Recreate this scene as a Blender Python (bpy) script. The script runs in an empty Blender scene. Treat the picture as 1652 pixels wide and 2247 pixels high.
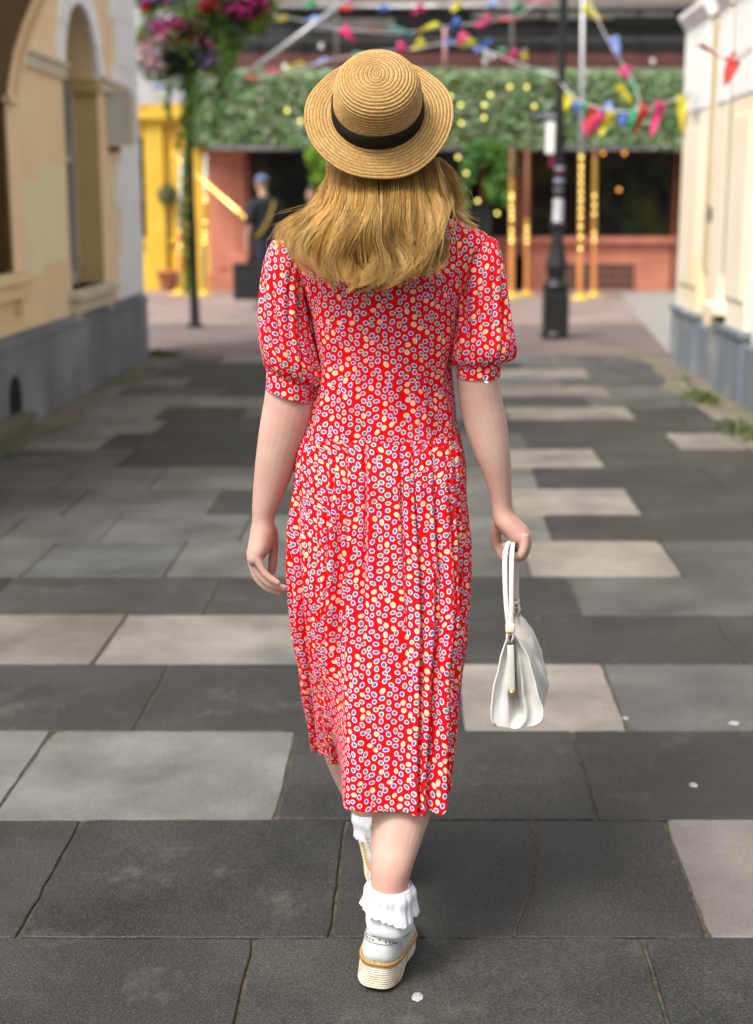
import bpy, bmesh, math, random
import numpy as np
from mathutils import Vector, Matrix, Euler
C = bpy.context.scene.collection
SC = bpy.context.scene
PI = math.pi
# ------------------------------------------------------------------ camera
F = 3121.0; H = 1.48; PITCH = math.atan(683 / F)
cP, sP = math.cos(PITCH), math.sin(PITCH)
K = 0.0326                                   # the street runs slightly to the right of the view axis
cam = bpy.data.objects.new('camera', bpy.data.cameras.new('camera')); C.objects.link(cam)
cam.location = (0, 0, H); cam.rotation_euler = (PI / 2 - PITCH, 0, 0)
cam.data.sensor_fit = 'VERTICAL'; cam.data.sensor_height = 36.0
cam.data.lens = 50.0; cam.data.clip_start = 0.05; cam.data.clip_end = 2000
cam.data.dof.use_dof = True; cam.data.dof.focus_distance = 2.68; cam.data.dof.aperture_fstop = 2.7
SC.camera = cam
# ------------------------------------------------------------------ sky, sun, exposure
SUN_EL, SUN_AZ = math.radians(54), math.radians(-138)   # azimuth clockwise from +Y: from the left, behind the camera
w = bpy.data.worlds.new("World"); SC.world = w; w.use_nodes = True
nt = w.node_tree; bg = nt.nodes['Background']
sky = nt.nodes.new('ShaderNodeTexSky'); sky.sky_type = 'NISHITA'; sky.sun_disc = False
sky.sun_elevation = SUN_EL; sky.sun_rotation = SUN_AZ
sky.air_density = 1.0; sky.dust_density = 6.0; sky.ozone_density = 1.0
hs = nt.nodes.new('ShaderNodeHueSaturation'); hs.inputs['Saturation'].default_value = 0.3
nt.links.new(sky.outputs[0], hs.inputs['Color']); nt.links.new(hs.outputs[0], bg.inputs[0])
bg.inputs[1].default_value = 0.15
sd = bpy.data.lights.new('sun', 'SUN'); sd.energy = 1.75; sd.angle = math.radians(15); sd.color = (1.0, 0.955, 0.89)
so = bpy.data.objects.new('sun', sd); C.objects.link(so); so.location = (-5, -5, 12)
sdir = Vector((math.sin(SUN_AZ) * math.cos(SUN_EL), math.cos(SUN_AZ) * math.cos(SUN_EL), math.sin(SUN_EL)))
so.rotation_euler = sdir.to_track_quat('Z', 'Y').to_euler()
vs = SC.view_settings; vs.view_transform = 'Standard'; vs.look = 'None'; vs.exposure = 0.66; vs.gamma = 1.0
SC.render.film_transparent = False
SC.cycles.max_bounces = 8

# ------------------------------------------------------------------ projection helpers
def ray(px, py):
    dx = (px - 826) / F; dy = (1123.5 - py) / F
    return (dx, cP + dy * sP, -sP + dy * cP)
def P(px, py, Y):
    r = ray(px, py); t = Y / r[1]
    return np.array((r[0] * t, Y, H + r[2] * t))
def G(px, py, z=0.0):
    r = ray(px, py); t = (z - H) / r[2]
    return np.array((r[0] * t, r[1] * t, z))
def WL(px, py, x0):                          # pixel -> (s, z) on a wall plane running along the street
    r = ray(px, py); t = x0 / (r[0] - K * r[1])
    return (r[1] * t, H + r[2] * t)

# ------------------------------------------------------------------ object helpers
def tag(o, label=None, cat=None, group=None, kind=None):
    if label: o['label'] = label
    if cat: o['category'] = cat
    if group: o['group'] = group
    if kind: o['kind'] = kind
    return o
def thing(name, label, cat, loc=(0, 0, 0), group=None):
    o = bpy.data.objects.new(name, None); C.objects.link(o)
    o.location = tuple(float(v) for v in loc); o.empty_display_size = 0.1
    return tag(o, label, cat, group)
def origin_of(o):
    v = Vector((0, 0, 0))
    while o is not None:
        v += Vector(o.location); o = o.parent
    return v
def part(name, geo, m, parent=None, smooth=False, loc=None, uv=None, attr=None):
    """geo = (verts, faces[, face material index]) in world metres; m = material or list of them"""
    V = np.asarray(geo[0], dtype=float).reshape(-1, 3); Fc = geo[1]
    org = np.array(origin_of(parent)) if parent is not None else np.array(loc if loc is not None else (0, 0, 0), dtype=float)
    me = bpy.data.meshes.new(name)
    me.from_pydata((V - org).tolist(), [], [tuple(int(i) for i in f) for f in Fc])
    for mm in (m if isinstance(m, (list, tuple)) else [m]): me.materials.append(mm)
    if len(geo) > 2 and geo[2] is not None:
        me.polygons.foreach_set('material_index', np.array(geo[2], dtype=np.int32))
    if smooth: me.polygons.foreach_set('use_smooth', [True] * len(me.polygons))
    if uv is not None:
        ul = me.uv_layers.new(name='UVMap')
        li = np.empty(len(me.loops), dtype=np.int32); me.loops.foreach_get('vertex_index', li)
        ul.data.foreach_set('uv', np.asarray(uv, dtype=float)[li].ravel())
    if attr is not None:
        a = me.attributes.new('tone', 'FLOAT_COLOR', 'FACE')
        a.data.foreach_set('color', np.asarray(attr, dtype=float).ravel())
    me.validate(); me.update()
    o = bpy.data.objects.new(name, me); C.objects.link(o)
    if parent is not None: o.parent = parent
    elif loc is not None: o.location = tuple(float(v) for v in loc)
    return o
def split_part(name, mb, m, parent, smooth=False):
    # every separate piece of the mesh becomes a part of its own
    V, Fc, MI = mb.geo(); p = list(range(len(V)))
    def find(a):
        while p[a] != a: p[a] = p[p[a]]; a = p[a]
        return a
    for f in Fc:
        r = find(f[0])
        for i in f[1:]: p[find(i)] = r
    grp = {}
    for k, f in enumerate(Fc): grp.setdefault(find(f[0]), []).append(k)
    for r, ks in grp.items():
        ids = sorted({i for k in ks for i in Fc[k]}); mp = {i: n for n, i in enumerate(ids)}
        part(name, (V[ids], [tuple(mp[i] for i in Fc[k]) for k in ks], [MI[k] for k in ks]), m, parent, smooth)
def copy_tree(o, parent=None, loc=None):
    c = o.copy(); C.objects.link(c)
    if parent is not None: c.parent = parent
    if loc is not None: c.location = loc
    for ch in list(o.children): copy_tree(ch, c)
    return c

class MB:
    def __init__(s): s.V = []; s.F = []; s.M = []; s.n = 0
    def add(s, V, Fc, m=0):
        V = np.asarray(V, dtype=float).reshape(-1, 3); s.V.append(V)
        for f in Fc: s.F.append(tuple(int(i) + s.n for i in f)); s.M.append(m)
        s.n += len(V); return s
    def geo(s): return (np.concatenate(s.V), s.F, s.M)
    def box(s, a, b, m=0, f=None, bev=0.0):
        x0, y0, z0 = a; x1, y1, z1 = b
        if bev > 0:
            e = min(bev, abs(x1 - x0) * .45, abs(y1 - y0) * .45, abs(z1 - z0) * .45)
            bm = bmesh.new(); bmesh.ops.create_cube(bm, size=1)
            for v in bm.verts:
                v.co = Vector(((x0 + x1) / 2 + v.co.x * (x1 - x0), (y0 + y1) / 2 + v.co.y * (y1 - y0), (z0 + z1) / 2 + v.co.z * (z1 - z0)))
            bmesh.ops.bevel(bm, geom=bm.edges[:], offset=e, segments=2, affect='EDGES', profile=.5)
            V = [tuple(v.co) for v in bm.verts]; Fc = [[v.index for v in q.verts] for q in bm.faces]; bm.free()
        else:
            V = [(x0, y0, z0), (x1, y0, z0), (x1, y1, z0), (x0, y1, z0), (x0, y0, z1), (x1, y0, z1), (x1, y1, z1), (x0, y1, z1)]
            Fc = [(0, 3, 2, 1), (4, 5, 6, 7), (0, 1, 5, 4), (1, 2, 6, 5), (2, 3, 7, 6), (3, 0, 4, 7)]
        if f: V = [f(*v) for v in V]
        return s.add(V, Fc, m)
    def tube(s, pts, rad, n=8, m=0, cap=True, f=None):
        pts = [Vector(p) for p in pts]; k = len(pts)
        if not hasattr(rad, '__len__'): rad = [rad] * k
        V = []; up = None
        for i, p in enumerate(pts):
            t = (pts[min(i + 1, k - 1)] - pts[max(i - 1, 0)])
            if t.length < 1e-9: t = Vector((0, 0, 1))
            t.normalize()
            if up is None:
                up = Vector((0, 0, 1)) if abs(t.z) < .9 else Vector((0, 1, 0))
                a = t.cross(up).normalized()
            else:
                a = (a - t * a.dot(t)).normalized()
            b = t.cross(a)
            for j in range(n):
                q = 2 * PI * j / n; V.append(p + a * math.cos(q) * rad[i] + b * math.sin(q) * rad[i])
        Fc = [(i * n + j, i * n + (j + 1) % n, (i + 1) * n + (j + 1) % n, (i + 1) * n + j) for i in range(k - 1) for j in range(n)]
        if cap: Fc += [tuple(range(n - 1, -1, -1)), tuple((k - 1) * n + j for j in range(n))]
        if f: V = [f(*v) for v in V]
        return s.add([tuple(v) for v in V], Fc, m)
    def lathe(s, c, prof, n=24, m=0, M=None):          # prof = [(r, z)]
        V = []
        for r, z in prof:
            for j in range(n):
                q = 2 * PI * j / n; V.append((r * math.cos(q), r * math.sin(q), z))
        V = np.array(V)
        if M is not None: V = V @ np.array(M).T
        V = V + np.array(c)
        k = len(prof)
        Fc = [(i * n + j, i * n + (j + 1) % n, (i + 1) * n + (j + 1) % n, (i + 1) * n + j) for i in range(k - 1) for j in range(n)]
        Fc += [tuple(range(n - 1, -1, -1)), tuple((k - 1) * n + j for j in range(n))]
        return s.add(V, Fc, m)
    def ball(s, c, r, n=10, m=0, jit=0, rng=None):
        r = r if hasattr(r, '__len__') else (r, r, r)
        V = [(c[0], c[1], c[2] - r[2])]
        for i in range(1, n):
            a = PI * i / n - PI / 2
            for j in range(2 * n):
                q = PI * j / n; V.append((c[0] + r[0] * math.cos(a) * math.cos(q), c[1] + r[1] * math.cos(a) * math.sin(q), c[2] + r[2] * math.sin(a)))
        V.append((c[0], c[1], c[2] + r[2])); k = 2 * n
        Fc = [(0, 1 + (j + 1) % k, 1 + j) for j in range(k)]
        for i in range(n - 2):
            for j in range(k): Fc.append((1 + i * k + j, 1 + i * k + (j + 1) % k, 1 + (i + 1) * k + (j + 1) % k, 1 + (i + 1) * k + j))
        L = len(V) - 1
        Fc += [(L, 1 + (n - 2) * k + j, 1 + (n - 2) * k + (j + 1) % k) for j in range(k)]
        return s.add(V, Fc, m)
    def prism(s, poly, f0, f1, m=0):                  # poly list of (a, b); f0/f1 map (a, b) -> 3D
        k = len(poly); V = [f0(*p) for p in poly] + [f1(*p) for p in poly]
        Fc = [tuple(range(k)), tuple(range(2 * k - 1, k - 1, -1))] + [(i, i + k, (i + 1) % k + k, (i + 1) % k) for i in range(k)]
        return s.add(V, Fc, m)

def catmull(A, M):
    A = np.asarray(A, dtype=float); k = len(A)
    if k == 2:
        t = np.linspace(0, 1, M)[:, None]; return A[0] * (1 - t) + A[1] * t
    t = np.linspace(0, k - 1 - 1e-9, M); i = t.astype(int); f = (t - i)[:, None]
    p0 = A[np.maximum(i - 1, 0)]; p1 = A[i]; p2 = A[np.minimum(i + 1, k - 1)]; p3 = A[np.minimum(i + 2, k - 1)]
    return .5 * ((2 * p1) + (-p0 + p2) * f + (2 * p0 - 5 * p1 + 4 * p2 - p3) * f ** 2 + (-p0 + 3 * p1 - 3 * p2 + p3) * f ** 3)
def RG(Lx, Ly, Rx, Ry, Y, ry, dz=0.0, Y2=None):       # a ring seen edge-on: left and right silhouette pixels at depth Y
    L = P(Lx, Ly, Y); R = P(Rx, Ry, Y if Y2 is None else Y2)
    return np.concatenate([(L + R) / 2, (R - L) / 2, (0, ry, dz)])
def loft(rings, M=40, n=32, disp=None, warp=None, cap=True, pw=2.0, th0=PI / 2):
    A = catmull(rings, M); th = th0 + np.linspace(0, 2 * PI, n + 1)
    ct, st = np.cos(th)[None], np.sin(th)[None]; e = 2.0 / (np.ones(M) * pw)[:, None]
    cx, sx = np.sign(ct) * np.abs(ct) ** e, np.sign(st) * np.abs(st) ** e
    S = np.linspace(0, 1, M)
    D = np.ones((M, n + 1)) if disp is None else None
    c, a, b = A[:, None, 0:3], A[:, None, 3:6], A[:, None, 6:9]
    Q = a * cx[:, :, None] + b * sx[:, :, None]
    if disp is not None:
        L = np.linalg.norm(Q, axis=2, keepdims=True) + 1e-9
        Q = Q * (1 + disp(S[:, None], th[None, :])[..., None] / L)
    V = c + Q
    if warp is not None: V = warp(V, S, th)
    idx = np.arange(M * (n + 1)).reshape(M, n + 1)
    # uv: arc length each way, measured from the back centre
    du = np.linalg.norm(np.diff(V, axis=1), axis=2); u = np.concatenate([np.zeros((M, 1)), np.cumsum(du, axis=1)], axis=1)
    kb = int(np.argmin(np.abs(th - 1.5 * PI))); u = u - u[:, kb:kb + 1]
    dv = np.linalg.norm(np.diff(c[:, 0], axis=0), axis=1); v = np.concatenate([[0], np.cumsum(dv)])[:, None] * np.ones((1, n + 1))
    Fc = [(idx[i, j], idx[i, j + 1], idx[i + 1, j + 1], idx[i + 1, j]) for i in range(M - 1) for j in range(n)]
    Vf = V.reshape(-1, 3); uv = np.stack([u, v], axis=2).reshape(-1, 2)
    if cap:
        k = len(Vf); Vf = np.concatenate([Vf, V[0].mean(0)[None], V[-1].mean(0)[None]]); uv = np.concatenate([uv, [[0, 0], [0, v[-1, 0]]]])
        Fc += [(k, idx[0, j + 1], idx[0, j]) for j in range(n)] + [(k + 1, idx[-1, j], idx[-1, j + 1]) for j in range(n)]
    return Vf, Fc, uv
def join_geo(parts):
    V = []; Fc = []; U = []; n = 0
    for g in parts:
        V.append(g[0]); Fc += [tuple(i + n for i in f) for f in g[1]]
        U.append(g[2] if len(g) > 2 and g[2] is not None else np.zeros((len(g[0]), 2))); n += len(g[0])
    return np.concatenate(V), Fc, np.concatenate(U)
def remesh_union(geo, voxel, smooth_it=4, fac=.5):
    me = bpy.data.meshes.new('tmp'); me.from_pydata(np.asarray(geo[0]).tolist(), [], [tuple(int(i) for i in f) for f in geo[1]])
    bm = bmesh.new(); bm.from_mesh(me); bmesh.ops.remove_doubles(bm, verts=bm.verts, dist=1e-5); bmesh.ops.recalc_face_normals(bm, faces=bm.faces); bm.to_mesh(me); bm.free()
    o = bpy.data.objects.new('tmp', me); C.objects.link(o)
    r = o.modifiers.new('r', 'REMESH'); r.mode = 'VOXEL'; r.voxel_size = voxel; r.adaptivity = 0
    s = o.modifiers.new('s', 'SMOOTH'); s.factor = fac; s.iterations = smooth_it
    dg = bpy.context.evaluated_depsgraph_get(); ev = o.evaluated_get(dg); m2 = ev.to_mesh()
    V = np.empty(len(m2.vertices) * 3); m2.vertices.foreach_get('co', V); Fc = [tuple(p.vertices) for p in m2.polygons]
    ev.to_mesh_clear(); bpy.data.objects.remove(o); bpy.data.meshes.remove(me)
    return V.reshape(-1, 3), Fc
def carve(geo, cutters):
    def mk(g):
        me = bpy.data.meshes.new('t'); me.from_pydata(np.asarray(g[0]).tolist(), [], [tuple(int(i) for i in f) for f in g[1]])
        bm = bmesh.new(); bm.from_mesh(me); bmesh.ops.recalc_face_normals(bm, faces=bm.faces); bm.to_mesh(me); bm.free()
        o = bpy.data.objects.new('t', me); C.objects.link(o); return o
    o = mk(geo); cs = [mk(c) for c in cutters]
    for c in cs:
        md = o.modifiers.new('b', 'BOOLEAN'); md.operation = 'DIFFERENCE'; md.solver = 'EXACT'; md.object = c
    dg = bpy.context.evaluated_depsgraph_get(); ev = o.evaluated_get(dg); m2 = ev.to_mesh()
    V = [tuple(v.co) for v in m2.vertices]; Fc = [tuple(p.vertices) for p in m2.polygons]
    ev.to_mesh_clear()
    for q in [o] + cs: bpy.data.objects.remove(q)
    return np.array(V), Fc

# ------------------------------------------------------------------ materials
def nodes(name):
    m = bpy.data.materials.new(name); m.use_nodes = True
    t = m.node_tree; return m, t, t.nodes['Principled BSDF']
def mat(name, c1, c2=None, scale=6.0, rough=.7, bump=0.0, bscale=None, metal=0.0, spec=.4, detail=5.0, c3=None, s3=.8, stretch=(1, 1, 1), lo=.35, hi=.65, emit=None, es=0, coat=0, sss=0):
    m, t, b = nodes(name); N = t.nodes.new; L = t.links.new
    b.inputs['Roughness'].default_value = rough; b.inputs['Metallic'].default_value = metal; b.inputs['Specular IOR Level'].default_value = spec
    b.inputs['Base Color'].default_value = (*c1, 1)
    if coat: b.inputs['Coat Weight'].default_value = coat
    if sss:
        b.inputs['Subsurface Weight'].default_value = sss; b.inputs['Subsurface Radius'].default_value = (.01, .004, .002); b.inputs['Subsurface Scale'].default_value = 1.0
    tc = N('ShaderNodeTexCoord'); mp = N('ShaderNodeMapping'); mp.inputs['Scale'].default_value = stretch; L(tc.outputs['Object'], mp.inputs[0])
    if c2 is not None:
        n = N('ShaderNodeTexNoise'); n.inputs['Scale'].default_value = scale; n.inputs['Detail'].default_value = detail; L(mp.outputs[0], n.inputs['Vector'])
        r = N('ShaderNodeValToRGB'); r.color_ramp.elements[0].position = lo; r.color_ramp.elements[1].position = hi
        r.color_ramp.elements[0].color = (*c1, 1); r.color_ramp.elements[1].color = (*c2, 1); L(n.outputs['Fac'], r.inputs[0]); out = r.outputs[0]
        if c3 is not None:
            n3 = N('ShaderNodeTexNoise'); n3.inputs['Scale'].default_value = s3; n3.inputs['Detail'].default_value = 6; L(tc.outputs['Object'], n3.inputs['Vector'])
            r3 = N('ShaderNodeValToRGB'); r3.color_ramp.elements[0].position = .5; r3.color_ramp.elements[1].position = .68; L(n3.outputs['Fac'], r3.inputs[0])
            mx = N('ShaderNodeMix'); mx.data_type = 'RGBA'; L(r3.outputs[0], mx.inputs['Factor']); L(out, mx.inputs['A']); mx.inputs['B'].default_value = (*c3, 1); out = mx.outputs['Result']
        L(out, b.inputs['Base Color'])
    if bump:
        nb = N('ShaderNodeTexNoise'); nb.inputs['Scale'].default_value = bscale or scale * 6; nb.inputs['Detail'].default_value = 4; L(mp.outputs[0], nb.inputs['Vector'])
        bp = N('ShaderNodeBump'); bp.inputs['Strength'].default_value = bump; bp.inputs['Distance'].default_value = .01; L(nb.outputs['Fac'], bp.inputs['Height']); L(bp.outputs[0], b.inputs['Normal'])
    if emit: b.inputs['Emission Color'].default_value = (*emit, 1); b.inputs['Emission Strength'].default_value = es
    return m
def leafmat(name, cols, rough=.5, trans=.25):
    m, t, b = nodes(name); N = t.nodes.new; L = t.links.new
    g = N('ShaderNodeNewGeometry'); r = N('ShaderNodeValToRGB'); L(g.outputs['Random Per Island'], r.inputs[0])
    cr = r.color_ramp; cr.interpolation = 'CONSTANT'
    for i, c in enumerate(cols):
        if i < 2: e = cr.elements[i]; e.position = i / len(cols)
        else: e = cr.elements.new(i / len(cols))
        e.color = (*c, 1)
    L(r.outputs[0], b.inputs['Base Color']); b.inputs['Roughness'].default_value = rough
    b.inputs['Specular IOR Level'].default_value = .35
    tr = N('ShaderNodeBsdfTranslucent'); L(r.outputs[0], tr.inputs[0]); mx = N('ShaderNodeMixShader'); mx.inputs[0].default_value = trans
    L(b.outputs[0], mx.inputs[1]); L(tr.outputs[0], mx.inputs[2]); L(mx.outputs[0], t.nodes['Material Output'].inputs[0])
    return m
def leaves(mb, pts, size, rng, aspect=.6, normal=None, spread=1.0, m=0):
    for p in pts:
        n = np.array(normal if normal is not None else (0, 0, 0)) + rng.normal(size=3) * spread; n /= np.linalg.norm(n) + 1e-9
        a = np.cross(n, rng.normal(size=3)); a /= np.linalg.norm(a) + 1e-9; b = np.cross(n, a)
        s = size * rng.uniform(.6, 1.3); w_ = s * aspect
        p = np.array(p)
        mb.add([p - a * s * .5, p - b * w_ * .5 + n * s * .08, p + a * s * .5, p + b * w_ * .5 + n * s * .08], [(0, 1, 2, 3)], m)
# ------------------------------------------------------------------ ground
rng = np.random.default_rng(7); R_ = random.Random(3)
def slab_material():
    m, t, b = nodes('york_stone'); N = t.nodes.new; L = t.links.new
    at = N('ShaderNodeAttribute'); at.attribute_name = 'tone'
    tc = N('ShaderNodeTexCoord')
    n1 = N('ShaderNodeTexNoise'); n1.inputs['Scale'].default_value = 2.6; n1.inputs['Detail'].default_value = 7; n1.inputs['Roughness'].default_value = .6; L(tc.outputs['Object'], n1.inputs['Vector'])
    mp = N('ShaderNodeMapping'); mp.inputs['Scale'].default_value = (.75, 1.3, 1); L(tc.outputs['Object'], mp.inputs[0])
    n2 = N('ShaderNodeTexNoise'); n2.inputs['Scale'].default_value = 240; n2.inputs['Detail'].default_value = 3; L(mp.outputs[0], n2.inputs['Vector'])
    n3 = N('ShaderNodeTexVoronoi'); n3.inputs['Scale'].default_value = 400; n3.inputs['Randomness'].default_value = 1; L(mp.outputs[0], n3.inputs['Vector'])
    sep = N('ShaderNodeSeparateColor'); L(n3.outputs['Color'], sep.inputs[0])
    gt = N('ShaderNodeMath'); gt.operation = 'GREATER_THAN'; gt.inputs[1].default_value = .78; L(sep.outputs[0], gt.inputs[0])
    lt = N('ShaderNodeMath'); lt.operation = 'LESS_THAN'; lt.inputs[1].default_value = .33; L(n3.outputs['Distance'], lt.inputs[0])
    fl = N('ShaderNodeMath'); fl.operation = 'MULTIPLY'; L(gt.outputs[0], fl.inputs[0]); L(lt.outputs[0], fl.inputs[1])
    mr = N('ShaderNodeMapRange'); mr.inputs[1].default_value = .3; mr.inputs[2].default_value = .7; mr.inputs[3].default_value = .60; mr.inputs[4].default_value = 1.42; L(n1.outputs['Fac'], mr.inputs[0])
    mr2 = N('ShaderNodeMapRange'); mr2.inputs[1].default_value = .35; mr2.inputs[2].default_value = .65; mr2.inputs[3].default_value = .5; mr2.inputs[4].default_value = 1.6; L(n2.outputs['Fac'], mr2.inputs[0])
    # fine grain shows less on the pale stones (alpha of the tone holds the grain amount)
    ga = N('ShaderNodeMix'); ga.inputs['A'].default_value = 1.0; L(at.outputs['Alpha'], ga.inputs['Factor']); L(mr2.outputs[0], ga.inputs['B'])
    mu = N('ShaderNodeMath'); mu.operation = 'MULTIPLY'; L(mr.outputs[0], mu.inputs[0]); L(ga.outputs[0], mu.inputs[1])
    vm = N('ShaderNodeVectorMath'); vm.operation = 'SCALE'; L(at.outputs['Color'], vm.inputs[0]); L(mu.outputs[0], vm.inputs['Scale'])
    fa = N('ShaderNodeMath'); fa.operation = 'MULTIPLY'; L(fl.outputs[0], fa.inputs[0]); L(at.outputs['Alpha'], fa.inputs[1])
    fb = N('ShaderNodeMath'); fb.operation = 'MULTIPLY'; fb.inputs[1].default_value = .5; L(fa.outputs[0], fb.inputs[0])
    mx = N('ShaderNodeMix'); mx.data_type = 'RGBA'; L(fb.outputs[0], mx.inputs['Factor']); L(vm.outputs[0], mx.inputs['A']); mx.inputs['B'].default_value = (.22, .21, .185, 1)
    # pale scuffs
    n5 = N('ShaderNodeTexNoise'); n5.inputs['Scale'].default_value = 3.3; n5.inputs['Detail'].default_value = 9; n5.inputs['Roughness'].default_value = .75; L(tc.outputs['Object'], n5.inputs['Vector'])
    m5 = N('ShaderNodeMapRange'); m5.inputs[1].default_value = .56; m5.inputs[2].default_value = .8; m5.inputs[4].default_value = .5; L(n5.outputs['Fac'], m5.inputs[0])
    mx2 = N('ShaderNodeMix'); mx2.data_type = 'RGBA'; L(m5.outputs[0], mx2.inputs['Factor']); L(mx.outputs['Result'], mx2.inputs['A']); mx2.inputs['B'].default_value = (.17, .16, .135, 1)
    L(mx2.outputs['Result'], b.inputs['Base Color'])
    rr = N('ShaderNodeMapRange'); rr.inputs[3].default_value = .5; rr.inputs[4].default_value = .8; L(n1.outputs['Fac'], rr.inputs[0]); L(rr.outputs[0], b.inputs['Roughness'])
    b.inputs['Specular IOR Level'].default_value = .4
    bp = N('ShaderNodeBump'); bp.inputs['Strength'].default_value = .5; bp.inputs['Distance'].default_value = .002; L(n2.outputs['Fac'], bp.inputs['Height'])
    bp2 = N('ShaderNodeBump'); bp2.inputs['Strength'].default_value = .35; bp2.inputs['Distance'].default_value = .012; L(n1.outputs['Fac'], bp2.inputs['Height']); L(bp.outputs[0], bp2.inputs['Normal']); L(bp2.outputs[0], b.inputs['Normal'])
    return m
M_slab = slab_material()
M_joint = mat('joint_dirt', (.042, .036, .026), (.095, .08, .055), 40, .95, .6, 200)
M_earth = mat('tarmac', (.10, .095, .09), (.16, .15, .14), 3, .9, .3, 120)
mb = MB(); mb.add([(-300, -100, -.045), (300, -100, -.045), (300, 600, -.045), (-300, 600, -.045)], [(0, 1, 2, 3)])
tag(part('ground', mb.geo(), M_earth), kind='structure')
mb = MB(); mb.add([(-4.5, .3, -.0065), (4.5, .3, -.0065), (4.9, 13.95, -.0065), (-4.1, 13.95, -.0065)], [(0, 1, 2, 3)])
tag(part('paving_joint_bed', mb.geo(), M_joint), kind='structure')
Dk, Md, Ml, Lt, Lw = 0, 1, 2, 3, 4
TONE = {Dk: (.0285, .0280, .0252, 1), Md: (.069, .0695, .065, .75), Ml: (.098, .0975, .090, .55), Lt: (.146, .140, .124, .35), Lw: (.170, .154, .135, .25)}
ROWS = [  # y bottom, y top (world), pixel row of the joint marks, joints, tones
 (0.4, 0.95, 2247, [500, 1300], [Dk, Dk, Dk]), (0.95, 1.52, 2247, [200, 900, 1650], [Dk, Lt, Dk, Dk]), (1.52, 2.09, 2247, [60, 760], [Dk, Dk, Dk]),
 (2.09, 2.67, 2062, [558, 1412], [Dk, Dk, Dk]),
 (2.67, 3.24, 2054, [40, 725, 1556], [Dk, Dk, Dk, Lw]),
 (3.24, 3.84, 1797, [-22, 605, 1311], [Lt, Lt, Dk, Dk]),
 (3.84, 4.44, 1602, [294, 1017, 1376], [Dk, Dk, Lw, Md]),
 (4.44, 5.00, 1456, [203, 820, 1207, 1633], [Lt, Lt, Dk, Dk, Dk]),
 (5.00, 5.55, 1348, [446, 900, 1277], [Dk, Dk, Dk, Md, Dk]),
 (5.55, 6.16, 1262, [50, 361, 700, 1164, 1498], [Md, Md, Ml, Md, Lw, Md]),
 (6.16, 6.70, 1185, [-5, 216, 525, 860, 1213], [Md, Md, Md, Ml, Ml, Dk]),
 (6.70, 7.33, 1128, [137, 456, 760, 1128, 1409], [Md, Md, Dk, Ml, Lw, Dk]),
 (7.33, 7.96, 1072, [124, 324, 690, 905, 1184], [Md, Ml, Ml, Md, Ml, Dk]),
 (7.96, 8.55, 1030, [249, 540, 860, 1120, 1331], [Md, Dk, Dk, Md, Lw, Dk]),
 (8.55, 9.16, 985, [214, 590, 900, 1160, 1494, 1644], [Lt, Dk, Dk, Md, Dk, Lw, Md]),
 (9.16, 9.76, 955, [60, 330, 640, 1000, 1250], [Md, Lt, Dk, Md, Dk, Dk]),
 (9.76, 10.36, 922, [120, 332, 520, 860, 1118, 1400, 1570], [Lt, Lt, Dk, Ml, Md, Lw, Dk, Lw]),
 (10.36, 10.96, 897, [195, 575, 860, 1100, 1300], [Lt, Lt, Lt, Md, Dk, Md]),
 (10.96, 11.56, 876, [240, 480, 760, 1040, 1351], [Lt, Md, Dk, Md, Lw, Md]),
 (11.56, 12.16, 853, [249, 394, 700, 1000, 1250], [Md, Lt, Dk, Md, Md, Md]),
 (12.16, 12.76, 835, [330, 560, 800, 1040, 1305], [Md, Dk, Dk, Md, Lw, Md]),
 (12.76, 13.36, 815, [380, 640, 900, 1150], [Md, Dk, Md, Dk, Md]),
 (13.36, 13.92, 798, [475, 720, 1000, 1240], [Md, Lw, Md, Ml, Md])]
V = []; Fc = []; A = []; n0 = 0; gap = .0045
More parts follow.
